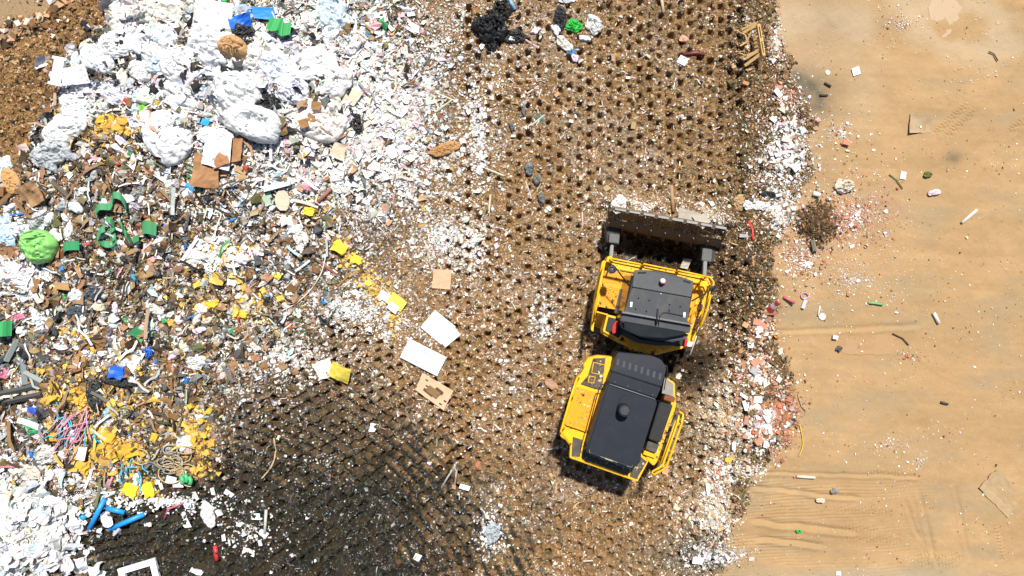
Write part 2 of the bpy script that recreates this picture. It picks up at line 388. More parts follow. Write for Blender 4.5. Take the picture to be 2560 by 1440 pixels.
def sample(n, wfun, box=(-90, -90, 2650, 1530)):
    us, vs = [], []; got = 0
    for _ in range(60):
        u = RNG.uniform(box[0], box[2], n*2); v = RNG.uniform(box[1], box[3], n*2)
        k = RNG.random(n*2) < wfun(u, v); us.append(u[k]); vs.append(v[k]); got += k.sum()
        if got >= n: break
    return np.concatenate(us)[:n], np.concatenate(vs)[:n]
def blob(n, cx, cy, rx, ry, rot=0, hard=.5):
    r = np.abs(RNG.normal(0, .5, n))*1.05; a = RNG.random(n)*2*PI; e = 1+.25*np.sin(3*a+cx)+.15*np.sin(7*a+cy)
    p = r*np.cos(a)*rx*e; q = r*np.sin(a)*ry*e; c, s = math.cos(math.radians(rot)), math.sin(math.radians(rot))
    U_, V_ = cx+p*c-q*s, cy+p*s+q*c
    k = fbm(U_/26, V_/26, int(cx) % 61+400, 3) > RNG.random(n)*.55+.14; k |= RNG.random(n) < .15
    return np.where(k, U_, U_+RNG.normal(0, rx*.35, n)), np.where(k, V_, V_+RNG.normal(0, ry*.35, n))
def colours(n, names, w, jit=.22):
    w = np.asarray(w, float)
    if w.ndim == 1: w = np.tile(w, (n, 1))
    w = w/w.sum(1, keepdims=True); cw = np.cumsum(w, 1); i = (RNG.random((n, 1)) > cw).sum(1).clip(0, len(names)-1)
    P = np.array([PAL[k] for k in names]); c = P[i]*(1+RNG.normal(0, jit, (n, 1)))*(1+RNG.normal(0, .05, (n, 3)))
    return np.clip(c, .008, .82)
def lsize(n, med, sig, lo, hi): return np.clip(np.exp(RNG.normal(math.log(med), sig, n)), lo, hi)
matte = attr_mat('litter_matte', .8, .25, 30.)
film = attr_mat('litter_film', .45, .2, 25., .3, .4)

# --- brown mulch over the trampled lane
mu = Mass()
def w_lane(u, v):
    w = (1-m_road(u, v))*(1-m_slope(u, v))*(1-.65*m_loose(u, v))*(1-.55*m_berm(u, v)); return w
N = 215000
u, v = sample(N, w_lane); k = RNG.random(len(u)) > .85*in_hole(u, v); u, v = u[k], v[k]; n = len(u)
names = ['brown', 'dk', 'tan', 'cream', 'white', 'olive', 'grey', 'terra', 'pink', 'dgrey']
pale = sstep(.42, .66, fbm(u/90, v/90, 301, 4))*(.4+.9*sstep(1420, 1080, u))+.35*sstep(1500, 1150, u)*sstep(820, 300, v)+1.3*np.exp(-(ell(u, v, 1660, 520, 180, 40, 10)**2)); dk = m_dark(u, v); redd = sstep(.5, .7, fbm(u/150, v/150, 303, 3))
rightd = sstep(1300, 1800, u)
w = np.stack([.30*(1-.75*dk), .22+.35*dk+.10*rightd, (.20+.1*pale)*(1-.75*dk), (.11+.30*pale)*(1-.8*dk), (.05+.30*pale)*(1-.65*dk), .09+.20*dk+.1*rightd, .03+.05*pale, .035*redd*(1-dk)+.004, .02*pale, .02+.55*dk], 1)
mach_shade = np.clip(np.exp(-(ell(u, v, 1650, 640, 140, 48, 10)**4))+np.exp(-(ell(u, v, 1735, 915, 62, 75, 10)**4))+np.exp(-(ell(u, v, 1600, 890, 90, 60, 10)**4)), 0, 1)*(RNG.random(n) < .93)  # litter darkened under and beside the machine to paint in its shade
cc = colours(n, names, w)*(1-dk[:, None]*np.array([.58, .53, .50]))*(1-.85*mach_shade[:, None])
sz = lsize(n, .045, .5, .016, .2)
k1 = RNG.random(n) < .55
mu.add(*scatter(u[k1], v[k1], 'shard', sz[k1], cc[k1], .5, .12)); k2 = ~k1 & (RNG.random(n) < .65)
mu.add(*scatter(u[k2], v[k2], 'chunk', sz[k2]*.85, cc[k2], .5, .1)); k3 = ~k1 & ~k2
mu.add(*scatter(u[k3], v[k3], 'strip', sz[k3]*1.8, cc[k3], .3, .1))
mu.build('mulch_litter', matte)

# --- mixed loose rubbish over the heap
lo = Mass()
def w_loose(u, v): return m_loose(u, v)*(1-.5*m_dark(u, v))
N = 175000
u, v = sample(N, w_loose); n = len(u)
whitez = np.clip(np.exp(-(ell(u, v, 560, 180, 330, 200, 15)**2))*1.3+np.exp(-(ell(u, v, 930, 300, 190, 240, -30)**2))*1.1+np.exp(-(ell(u, v, 60, 1330, 170, 120)**2))*2+.5*np.exp(-(ell(u, v, 760, 420, 200, 120)**2)), 0, 2)
yel = np.exp(-(ell(u, v, 285, 1120, 130, 70)**2))*.3+np.exp(-(ell(u, v, 490, 1090, 40, 110)**2))*.28+.5*np.exp(-(ell(u, v, 300, 330, 130, 40)**2))+.25*np.exp(-(ell(u, v, 200, 960, 200, 60)**2))+.3*np.exp(-(ell(u, v, 560, 740, 120, 60)**2))
car = sstep(.45, .65, fbm(u/70, v/70, 311, 3)); gg = sstep(.5, .7, fbm(u/90, v/90, 313, 3)); ww = sstep(.45, .7, fbm(u/55, v/55, 315, 3))
names = ['white', 'cream', 'grey', 'bluegrey', 'card', 'brown', 'dk', 'black', 'gold', 'yellow', 'blue', 'green', 'red', 'pink', 'olive', 'dgrey', 'paleteal']
bas = 1-np.clip(whitez, 0, 1)*.75
w = np.stack([.07+.19*ww+whitez*1.0, .11+.24*whitez+.08*ww, .07+.06*gg, .025+.02*whitez, (.09+.16*car)*bas, .25*bas+.16*car*bas, .27*bas, (.07+.08*gg)*bas, .006+.8*yel, .004*bas+.2*yel, .0045+0*u, .004+0*u, .004+0*u, .008+.035*whitez, .07*bas, .09+.12*gg*bas, .006+0*u], 1)
cc = colours(n, names, w)
edge = m_loose(u, v); sz = lsize(n, .060, .62, .02, .42)*(.5+.5*edge); cc = cc*(1-.25*(1-edge[:, None]))
k1 = RNG.random(n) < .55; k2 = ~k1 & (RNG.random(n) < .55); k3 = ~k1 & ~k2 & (RNG.random(n) < .6); k4 = ~k1 & ~k2 & ~k3
lo.add(*scatter(u[k1], v[k1], 'crumple', sz[k1], cc[k1], .5, .2)); lo.add(*scatter(u[k2], v[k2], 'shard', sz[k2], cc[k2], .55, .2))
lo.add(*scatter(u[k3], v[k3], 'chunk', sz[k3]*.7, cc[k3], .5, .15)); lo.add(*scatter(u[k4], v[k4], 'strip', sz[k4]*2.2, cc[k4], .35, .25))
lo.build('mixed_litter', film)

# --- white film and paper scraps: the pale fan beside the lane, drifts and fluff
wh = Mass()
for (cnt, a, med, kind, nm, ww_) in (
    (7500, (940, 290, 190, 250, -32, .6), .065, 'shard', ['white', 'cream', 'grey', 'brown', 'pink'], [.6, .32, .07, .08, .09]),
    (3800, (940, 290, 170, 240, -32, .6), .085, 'crumple', ['white', 'cream', 'grey', 'pink'], [.7, .3, .06, .08]),
    (900, (1195, 330, 45, 220, -4, .6), .06, 'crumple', ['white', 'cream', 'grey'], [.7, .25, .05]),
    (1700, (1080, 180, 60, 200, 20, .6), .06, 'shard', ['white', 'cream', 'dk'], [.7, .25, .2]),
    (2600, (860, 770, 190, 80, 20, .6), .045, 'crumple', ['white', 'cream', 'grey'], [.7, .2, .1]),
    (1700, (1110, 600, 110, 90, 30, .6), .042, 'crumple', ['white', 'grey', 'cream'], [.6, .2, .2]),
    (350, (1190, 600, 60, 80, 0, .6), .06, 'crumple', ['white', 'cream'], [.6, .4]),
    (2200, (690, 890, 150, 60, 10, .6), .045, 'crumple', ['white', 'cream', 'grey'], [.7, .2, .1]),
    (600, (1225, 1330, 42, 70, 0, .7), .045, 'crumple', ['white', 'grey', 'bluegrey'], [.7, .2, .1]),
    (900, (420, 1255, 200, 26, 4, .6), .07, 'chunk', ['white'], [1]),
    (300, (620, 1330, 150, 80, 0, .6), .055, 'chunk', ['white', 'cream', 'card'], [1, .3, .2]),
    (300, (800, 1150, 330, 280, 0, .6), .04, 'chunk', ['white', 'cream'], [1, .3]),
    (1200, (250, 870, 150, 50, 10, .6), .07, 'crumple', ['white', 'cream'], [1, .3]),
    (1500, (60, 690, 80, 50, 10, .6), .10, 'crumple', ['white', 'bluegrey'], [1, .15]),
    (420, (1360, 800, 55, 80, 10, .7), .045, 'crumple', ['white', 'grey'], [.6, .3]),
    (2600, (1668, 532, 150, 13, 10.5, .6), .055, 'shard', ['cream', 'tan', 'white'], [.6, .35, .3]),
    (1500, (560, 640, 70, 40, -10, .6), .10, 'crumple', ['white', 'cream', 'yellow'], [.6, .3, .2]),
    (2400, (650, 800, 200, 230, 0, .6), .048, 'crumple', ['white', 'cream', 'grey'], [.6, .3, .2])):
    pu, pv = blob(cnt, *a); ok = ~mach_clear(pu, pv) & (RNG.random(cnt) > .8*in_hole(pu, pv)); pu, pv = pu[ok], pv[ok]
    wh.add(*scatter(pu, pv, kind, lsize(len(pu), med, .45, .03, .3), colours(len(pu), nm, ww_, .12), .45, .3))
wh.build('white_film_litter', film)

# --- heap of folded white sheeting in the near corner, and drifts of white film among the bags
sh = Mass()
pu, pv = blob(900, 62, 1325, 140, 105, -18, .55); cs = colours(900, ['white', 'cream', 'bluegrey'], [1, .12, .1], .08)
sh.add(*scatter(pu, pv, 'fold', lsize(900, .42, .3, .2, .8), cs, .4, .2))
pu, pv = blob(900, 62, 1325, 135, 98, -18, .55); sh.add(*scatter(pu, pv, 'fold', lsize(900, .26, .35, .1, .5), colours(900, ['white', 'cream', 'grey', 'bluegrey'], [1, .1, .12, .15], .1), .45, .4))
sh.build('white_sheeting_heap', film)
dr = Mass()
for (cnt, a, med) in ((560, (560, 190, 300, 170, 12, .5), .28), (210, (380, 80, 110, 70, 0, .5), .32), (170, (250, 240, 80, 60, 0, .5), .26), (170, (820, 260, 90, 80, 0, .5), .25)):
    pu, pv = blob(cnt, *a); dr.add(*scatter(pu, pv, 'fold', lsize(cnt, med*1.15, .35, .12, .7), colours(cnt, ['white', 'cream', 'bluegrey', 'grey', 'dgrey'], [1, .1, .12, .06, .05], .1), .5, .2))
dr.build('white_plastic_drift', film)
dc = Mass()  # dark scraps added to stand in for shade in gaps between the bags
for (cnt, a) in ((620, (520, 190, 300, 170, 12, .5)), (120, (300, 150, 120, 120, 0, .5)), (260, (800, 250, 110, 120, 0, .5))):
    pu, pv = blob(cnt, *a); dc.add(*scatter(pu, pv, 'crumple', lsize(cnt, .11, .5, .04, .34), colours(cnt, ['dk', 'black', 'dgrey', 'brown', 'card', 'olive', 'grey'], [.3, .25, .25, .2, .2, .06, .2], .2), .5, .9))
dc.build('gap_shade_scraps', matte)

# --- yellow foam crumbs
yf = Mass()
for (cnt, a, med) in ((620, (280, 1120, 120, 62, 12, .6), .10), (480, (495, 1090, 36, 110, -6, .6), .075), (260, (200, 1000, 110, 45, 0, .6), .11), (110, (860, 620, 30, 60, -35, .6), .09), (230, (930, 720, 75, 22, 50, .6), .08),
                      (160, (560, 640, 70, 35, 0, .6), .08), (200, (300, 330, 90, 35, 0, .6), .10), (130, (620, 770, 60, 55, 0, .6), .09), (60, (985, 790, 20, 50, 0, .6), .08), (120, (340, 1225, 55, 35, 0, .6), .10), (90, (780, 525, 60, 30, 0, .6), .08), (110, (170, 830, 130, 30, 0, .6), .11)):
    pu, pv = blob(cnt, *a); g = ['gold', 'yellow'] if a[0] < 520 else ['yellow', 'gold']
    yf.add(*scatter(pu, pv, 'chunk', lsize(cnt, med, .4, .04, .26), colours(cnt, g, [.8, .3], .12), .5, .25))
yf.build('yellow_foam_crumbs', matte)

# --- brick rubble and tile shards along the road edge
br = Mass()
for (cnt, a, med, nm, ww_) in (
    (3300, (1945, 1035, 48, 62, 0, .55), .055, ['brick', 'terra', 'cream', 'brown'], [.7, .3, .12, .15]),
    (2200, (1890, 1060, 62, 60, 10, .55), .085, ['white', 'cream', 'terra', 'grey', 'brown'], [.6, .3, .22, .15, .2]),
    (1500, (1885, 920, 60, 45, 10, .55), .075, ['white', 'cream', 'terra', 'brick', 'brown'], [.4, .3, .3, .1, .2]),
    (900, (1890, 820, 55, 45, 0, .6), .075, ['white', 'terra', 'cream', 'brown'], [.4, .4, .3, .2]),
    (4200, (1955, 385, 68, 105, 12, .6), .055, ['white', 'cream', 'pink', 'terra', 'olive'], [.75, .25, .06, .05, .08]),
    (1500, (1945, 520, 55, 70, 0, .6), .065, ['white', 'cream', 'grey', 'terra'], [.6, .3, .1, .1]),
    (900, (1960, 250, 60, 50, 0, .6), .05, ['terra', 'brick', 'cream', 'white'], [.4, .3, .3, .4]),
    (700, (1940, 120, 22, 80, 0, .6), .045, ['white', 'cream', 'terra', 'brick'], [.4, .3, .2, .1]),
    (2600, (2130, 540, 120, 100, -15, .7), .036, ['brick', 'white', 'cream', 'terra'], [.4, .35, .25, .3]),
    (1500, (2000, 640, 70, 90, 0, .7), .04, ['brick', 'white', 'cream', 'terra', 'brown'], [.3, .4, .3, .3, .2]),
    (900, (2130, 700, 140, 90, 0, .75), .03, ['white', 'cream', 'brick'], [.6, .3, .15]),
    (350, (2100, 330, 60, 40, 10, .7), .04, ['white', 'cream', 'brick'], [.6, .3, .4]),
    (2600, (1770, 1280, 62, 62, -20, .6), .05, ['white', 'cream', 'tan'], [.35, .6, .3]),
    (1200, (1800, 1180, 55, 60, 0, .6), .06, ['white', 'cream', 'terra', 'tan'], [.5, .4, .2, .2]),
    (1100, (1870, 1170, 50, 28, 0, .6), .04, ['cream', 'white'], [.7, .3]),
    (1300, (1780, 1385, 80, 36, 0, .6), .055, ['white', 'grey', 'dgrey', 'cream', 'red'], [.4, .3, .3, .2, .03]),
    (1700, (1790, 1040, 60, 90, 10, .6), .05, ['cream', 'tan', 'white'], [.5, .5, .2]),
    (900, (1700, 1230, 60, 120, 0, .7), .05, ['tan', 'cream', 'brown', 'terra'], [.4, .2, .5, .1]),
    (160, (2270, 890, 60, 24, 10, .7), .035, ['brick', 'white', 'green'], [.6, .3, .05]),
    (160, (2230, 1110, 90, 30, 0, .7), .03, ['white', 'brick'], [.6, .3]),
    (90, (2300, 1150, 50, 30, 0, .7), .03, ['white', 'cream'], [.6, .3]),
    (200, (2250, 60, 60, 40, 0, .7), .04, ['cream', 'brick', 'white'], [.6, .3, .3])):
    pu, pv = blob(int(cnt*1.45), *a); ok = ~mach_clear(pu, pv); pu, pv = pu[ok], pv[ok]
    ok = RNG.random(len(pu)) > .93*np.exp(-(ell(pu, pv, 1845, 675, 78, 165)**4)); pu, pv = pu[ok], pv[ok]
    sz = lsize(len(pu), med*.66, .6, .016, .24); cc = colours(len(pu), nm, ww_, .2); k1 = RNG.random(len(pu)) < .55
    br.add(*scatter(pu[k1], pv[k1], 'chunk', sz[k1], cc[k1], .5, .2)); br.add(*scatter(pu[~k1], pv[~k1], 'shard', sz[~k1]*1.15, cc[~k1], .5, .2))
def w_road(u, v): return m_road(u, v)*(.15+.85*sstep(.5, .75, fbm(u/90, v/60, 331, 4)))
pu, pv = sample(2600, w_road); br.add(*scatter(pu, pv, 'chunk', lsize(len(pu), .024, .5, .012, .08), colours(len(pu), ['white', 'cream', 'dk', 'brown', 'brick'], [.45, .3, .2, .2, .06], .15), .4, .15))
br.build('brick_rubble', matte)
# --- earth clods on the bank, the churned berm and the dark mound
cl = Mass()
def w_sl(u, v): return m_slope(u, v)*(1-.93*m_sandtop(u, v))
pu, pv = sample(10000, w_sl, (-90, -90, 700, 520)); n = len(pu)
cl.add(*scatter(pu, pv, 'chunk', lsize(n, .035, .6, .014, .24), colours(n, ['brown', 'tan', 'dk', 'cream', 'terra'], [.6, .3, .25, .05, .03], .2), .5, .15))
def w_be(u, v): return m_berm(u, v)
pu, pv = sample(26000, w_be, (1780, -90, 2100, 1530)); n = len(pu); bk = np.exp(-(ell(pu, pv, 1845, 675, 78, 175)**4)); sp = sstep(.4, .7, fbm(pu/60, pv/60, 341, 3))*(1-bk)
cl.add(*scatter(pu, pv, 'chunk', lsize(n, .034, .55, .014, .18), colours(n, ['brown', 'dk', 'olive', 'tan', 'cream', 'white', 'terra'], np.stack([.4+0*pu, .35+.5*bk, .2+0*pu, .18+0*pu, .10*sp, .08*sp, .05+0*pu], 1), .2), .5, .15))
pu, pv = blob(2600, 2040, 555, 46, 44, 0, .5); n = len(pu); cl.add(*scatter(pu, pv, 'chunk', lsize(n, .06, .4, .02, .14), colours(n, ['dk', 'brown'], [.7, .45], .2), .5, .2))
pu, pv = blob(300, 90, 62, 120, 12, -33, .6); n = len(pu); cl.add(*scatter(pu, pv, 'chunk', lsize(n, .11, .5, .04, .34), colours(n, ['tan', 'brown', 'cream', 'white', 'dk'], [.5, .35, .2, .1, .15], .2), .5, .2))
pu, pv = blob(180, 470, 1080, 60, 110, 0, .6)
cl.build('earth_clods', matte)

# ------------------------------------------------------------------ shape makers for countable things
WHITE = (.66, .665, .665)
def M_(c, kind='film'):
    key = kind+'_%d_%d_%d' % tuple(int(x*255) for x in c)
    if kind == 'film': return mat(key, c, .42, 0, .16, tuple(x*.8 for x in c), 3., .9, .45, 3.8)
    if kind == 'card': return mat(key, c, .85, 0, .5, tuple(x*.6 for x in c), 5., .12, .2)
    if kind == 'foam': return mat(key, c, .9, 0, .4, tuple(x*.65 for x in c), 12., .4, .1)
    if kind == 'wood': return mat(key, c, .8, 0, .5, tuple(x*.55 for x in c), 14., .15, .2)
    if kind == 'plastic': return mat(key, c, .4, 0, .3, tuple(x*.6+.03 for x in c), 8., .05, .4)
    return mat(key, c)
def bag_mesh(name, rx, ry, h, seed, mt, nr=28, ns=76, puff=0, wr=.10, ring=0, lobes=.13, fan=0):
    """a slumped bag: irregular outline, domed top with folds; closed underneath"""
    r = np.random.default_rng(seed); ox, oy = r.random(2)*50
    a = np.arange(ns)/ns*2*PI; rr = (np.arange(1, nr+1)/nr)
    A, R = np.meshgrid(a, rr)
    out = 1+lobes*2*(fbm(ox+np.cos(A)*1.3, oy+np.sin(A)*1.3, seed % 97, 3)-.5)*2
    x = np.cos(A)*R*rx*out; y = np.sin(A)*R*ry*out
    z = h*np.clip(1-R**2.6, 0, 1)**.55
    m = min(rx, ry)
    n = fbm(ox+x/m*1.8, oy+y/m*1.8, seed % 89, 4)
    env = np.clip(1-R**6, 0, 1)*.85+.15
    z = z+env*h*wr*4*(n-.5)
    rid = 1-np.abs(2*fbm(ox+x/m*3.2+n*1.5, oy+y/m*3.2, seed % 83, 3)-1)*2.2
    z = z+env*m*wr*.55*np.clip(rid, -.6, 1)
    for sc_, w_, am in ((1.5, .07, .20), (3.1, .09, .11)):
        c_ = 2*fbm(ox+9+x/m*sc_+.5*n, oy+4+y/m*sc_, (seed+int(sc_*7)) % 79, 3)-1
        z = z-env*m*am*(wr/.1)**.5*np.exp(-((c_/w_)**2))
    if fan:
        ta = r.random()*2*PI; tx, ty = math.cos(ta)*rx*.45, math.sin(ta)*ry*.45
        th = np.arctan2(y-ty, x-tx); d = np.hypot(x-tx, y-ty)/m
        z = z+env*m*.085*fan*np.abs(np.sin(th*7+3*n))*np.clip(d*1.2, 0, 1)*np.exp(-d*.5); z = z-m*.22*np.exp(-(d/.16)**2)*fan
    if puff:
        P = r.uniform(-.85, .85, (puff, 2)); b = np.zeros_like(x)
        d = np.stack([np.hypot(x/rx-p[0], y/ry-p[1]) for p in P]); d.sort(axis=0)
        b = np.clip((d[1]-d[0])*2.2, 0, 1)
        z = z+env*m*.30*np.sqrt(b)-m*.12
    if ring: z = z-h*.9*np.exp(-((R/.42)**3))
    z = np.maximum(z, -.02)
    V = [(0, 0, float(z[0].mean()))]+list(zip(x.ravel(), y.ravel(), z.ravel()))
    k = len(V); xl, yl = x[-1]*.9, y[-1]*.9
    V += [(xl[i], yl[i], -.10) for i in range(ns)]; V.append((0, 0, -.12))
    F = [(0, 1+i, 1+(i+1) % ns) for i in range(ns)]
    for j in range(nr-1):
        b0 = 1+j*ns; b1 = b0+ns
        F += [(b0+i, b1+i, b1+(i+1) % ns, b0+(i+1) % ns) for i in range(ns)]
    b0 = 1+(nr-1)*ns
    F += [(b0+i, k+i, k+(i+1) % ns, b0+(i+1) % ns) for i in range(ns)]+[(k+i, k+ns, k+(i+1) % ns) for i in range(ns)]
    return pmesh(name, V, F, mt, True)
def bag(px, py, rx, ry, label, col=WHITE, rot=0, h=None, cat='bag', name='trash_bag', ref=None, lift=0., parent=None, kind='film', group=None, seed=None, **kw):
    x, y, z = G(px, py); s = mpp(z); rx *= s; ry *= s
    if h is None: h = .45*min(rx, ry)
    if max(rx, ry) < 32*s: kw['lobes'] = max(.26, kw.get('lobes', 0)); kw['wr'] = max(.34, kw.get('wr', .1)); h *= .8
    seed = seed if seed is not None else int(px*7+py*13)
    me = bag_mesh(name, rx, ry, h, seed, M_(col, kind), **kw)
    o = link(name, me, (x, y, z+.07+lift)); o.rotation_euler.z = -math.radians(rot)
    tag(o, label, cat, group); USED.add(label)
    if ref: MARKS.append((px, py, ref))
    return o
def sheet_mesh(name, w, d, seed, mt, n=9, crease=.12, thick=.012, jit=.08, folds=4, curl=0, corr=0, smooth=False, round_=0):
    """a bent sheet with thickness: creased paper or board, corrugated panel, cloth"""
    r = np.random.default_rng(seed); g = np.linspace(-.5, .5, n)
    nx = n if not corr else 57
    X, Y = np.meshgrid(np.linspace(-.5, .5, nx), g)
    if round_:
        q = np.sqrt(np.clip(1-(Y*2)**2*.85, .05, 1)); X = X*q
    c = r.uniform(-jit, jit, (4, 2)); a, b = X+.5, Y+.5
    qx = (c[0, 0]*(1-a)*(1-b)+c[1, 0]*a*(1-b)+c[2, 0]*a*b+c[3, 0]*(1-a)*b); qy = (c[0, 1]*(1-a)*(1-b)+c[1, 1]*a*(1-b)+c[2, 1]*a*b+c[3, 1]*(1-a)*b)
    e = .05*jit*8
    x = (X+qx)*w+e*w*(fbm(X*5+seed % 31, Y*5, 7, 2)-.5)*(1 if jit > .03 else 0); y = (Y+qy)*d+e*d*(fbm(X*5, Y*5+seed % 29, 9, 2)-.5)*(1 if jit > .03 else 0)
    m = min(w, d); z = np.zeros_like(x)
    for k in range(folds):
        t = r.random()*PI; o = r.uniform(-.4, .4); q = X*math.cos(t)+Y*math.sin(t)-o
        z = z+m*crease*r.uniform(.4, 1.2)*(1 if r.random() < .65 else -1)*np.abs(q)
    if crease > .05: z = z+m*crease*.8*(fbm(X*4+seed % 17, Y*4, 5, 3)-.5)
    if curl: z = z+curl*(4*X*X)*m
    if corr: z = z+.025*np.sin(Y*0+X*corr*2*PI)
    z = z-z.min()
    V = np.stack([x, y, z+thick], -1).reshape(-1, 3); V2 = V.copy(); V2[:, 2] -= thick; k = len(V)
    id_ = np.arange(nx*n).reshape(n, nx); F = []
    for j in range(n-1):
        for i in range(nx-1):
            q = (id_[j, i], id_[j, i+1], id_[j+1, i+1], id_[j+1, i]); q = tuple(int(t) for t in q)
            F += [q, tuple(t+k for t in q[::-1])]
    edge = list(id_[0, :])+list(id_[1:, -1])+list(id_[-1, -2::-1])+list(id_[-2:0:-1, 0]); edge = [int(t) for t in edge]
    for i in range(len(edge)):
        p, q = edge[i], edge[(i+1) % len(edge)]; F.append((q, p, p+k, q+k))
    return pmesh(name, np.concatenate([V, V2]), F, mt, smooth)
def sheet(px, py, w, d, label, col, rot=0, tilt=(0, 0), cat='sheet', name='cardboard_sheet', ref=None, lift=.02, kind='card', group=None, seed=None, **kw):
    x, y, z = G(px, py); s = mpp(z); seed = seed if seed is not None else int(px*5+py*11)
    me = sheet_mesh(name, w*s, d*s, seed, M_(col, kind), **kw)
    o = link(name, me, (x, y, z+lift)); o.rotation_euler = (math.radians(tilt[0]), math.radians(tilt[1]), -math.radians(rot))
    tag(o, label, cat, group); USED.add(label)
    if ref: MARKS.append((px, py, ref))
    return o
def tube_data(P, r, seg=8, cap=True):
    P = [Vector(p) for p in P]; V, F = [], []; up = Vector((0, 0, 1)); n = len(P)
    for i, p in enumerate(P):
        t = (P[min(i+1, n-1)]-P[max(i-1, 0)]).normalized()
        a = t.cross(up)
        if a.length < 1e-3: a = t.cross(Vector((1, 0, 0)))
        a.normalize(); b = a.cross(t); rr = r[i] if isinstance(r, (list, tuple)) else r
        for k in range(seg):
            q = 2*PI*k/seg; V.append(p+a*math.cos(q)*rr+b*math.sin(q)*rr)
    for i in range(n-1):
        for k in range(seg):
            F.append((i*seg+k, i*seg+(k+1) % seg, (i+1)*seg+(k+1) % seg, (i+1)*seg+k))
    if cap: F += [tuple(range(seg))[::-1], tuple(range((n-1)*seg, n*seg))]
    return V, F
def smooth_path(P, m=6):
    P = [np.array(p, float) for p in P]; out = []
    for i in range(len(P)-1):
        p0, p1, p2, p3 = P[max(i-1, 0)], P[i], P[i+1], P[min(i+2, len(P)-1)]
        for k in range(m):
            t = k/m; out.append(.5*((2*p1)+(-p0+p2)*t+(2*p0-5*p1+4*p2-p3)*t*t+(-p0+3*p1-3*p2+p3)*t**3))
    out.append(P[-1]); return out
def rod(pts, r, label, col, cat, name, ref=None, kind='plastic', lift=None, group=None, curve=False, seg=8, zs=None):
    """tube lying on the ground through photo pixels"""
    if curve: pts = smooth_path([p[:2] for p in pts], 6)
    base = G(*pts[0][:2]); P = []
    gz = [G(p[0], p[1]) for p in pts]
    if len(pts) == 2:
        zz = [max(g[2] for g in gz)]*2
        P = [(gz[0][0], gz[0][1], zz[0]+r), (gz[1][0], gz[1][1], zz[1]+r)]
    else:
        P = [(g[0], g[1], g[2]+r+(.03 if lift is None else lift)) for g in gz]
    P = [(p[0]-base[0], p[1]-base[1], p[2]-base[2]) for p in P]
    V, F = tube_data(P, r, seg); o = link(name, pmesh(name, V, F, M_(col, kind), len(pts) > 2 or seg > 6), base)
    tag(o, label, cat, group); USED.add(label)
    if ref: MARKS.append((pts[0][0], pts[0][1], ref))
    return o
def ribbon(pts, width, label, col, cat='strap', name='rubber_belt', ref=None, wdir=(0.3, -.9, .45), thick=.025, lift=.12, zs=None, group=None):
    """a belt bent along a path; its width runs along wdir so it shows both edge and face"""
    base = G(*pts[0][:2]); q = smooth_path([(p[0], p[1], p[2]) for p in pts], 7); V = []; F = []
    wd = Vector(wdir).normalized()*width
    for p in q:
        g = G(p[0], p[1]); V0 = Vector((g[0]-base[0], g[1]-base[1], g[2]-base[2]+p[2])); V.append((V0, V0+wd))
    n = len(V); O = []
    for i in range(n):
        t = (V[min(i+1, n-1)][0]-V[max(i-1, 0)][0]).normalized(); nn = t.cross(wd)
        nn = nn.normalized() if nn.length > 1e-6 else Vector((0, 0, 1)); a, b = V[i]; O += [a-nn*thick/2, b-nn*thick/2, b+nn*thick/2, a+nn*thick/2]
    for i in range(n-1):
        for k in range(4): F.append((4*i+k, 4*i+(k+1) % 4, 4*i+4+(k+1) % 4, 4*i+4+k))
    F += [(3, 2, 1, 0), (4*n-4, 4*n-3, 4*n-2, 4*n-1)]
    me = pmesh(name, O, F, M_(col, 'plastic'), False); bm = bmesh.new(); bm.from_mesh(me); bmesh.ops.recalc_face_normals(bm, faces=bm.faces); bm.to_mesh(me); bm.free()
    o = link(name, me, base); tag(o, label, cat, group); USED.add(label)
    if ref: MARKS.append((pts[len(pts)//2][0], pts[len(pts)//2][1], ref))
    return o
def block_mesh(name, w, d, h, mt, seed=0, jit=.06, sub=1, rough=0.):
    r = np.random.default_rng(seed); bm = bmesh.new(); bmesh.ops.create_cube(bm, size=1)
    if sub: bmesh.ops.subdivide_edges(bm, edges=bm.edges[:], cuts=sub, use_grid_fill=True)
    for v in bm.verts:
        v.co.x *= w; v.co.y *= d; v.co.z = (v.co.z+.5)*h
        v.co += Vector(r.uniform(-jit, jit, 3))*min(w, d)
    if not sub: bmesh.ops.bevel(bm, geom=bm.edges[:], offset=min(w, d, h)*.06, segments=1, affect='EDGES')
    me = bpy.data.meshes.new(name); bm.to_mesh(me); bm.free(); me.materials.append(mt); return me
def block(px, py, w, d, h, label, col, rot=0, tilt=(0, 0), cat='chunk', name='foam_chunk', ref=None, kind='foam', lift=0, group=None, **kw):
    x, y, z = G(px, py); s = mpp(z)
    o = link(name, block_mesh(name, w*s, d*s, h, M_(col, kind), int(px*3+py*17), **kw), (x, y, z+lift)); o.rotation_euler = (math.radians(tilt[0]), math.radians(tilt[1]), -math.radians(rot))
    tag(o, label, cat, group); USED.add(label)
    if ref: MARKS.append((px, py, ref))
    return o
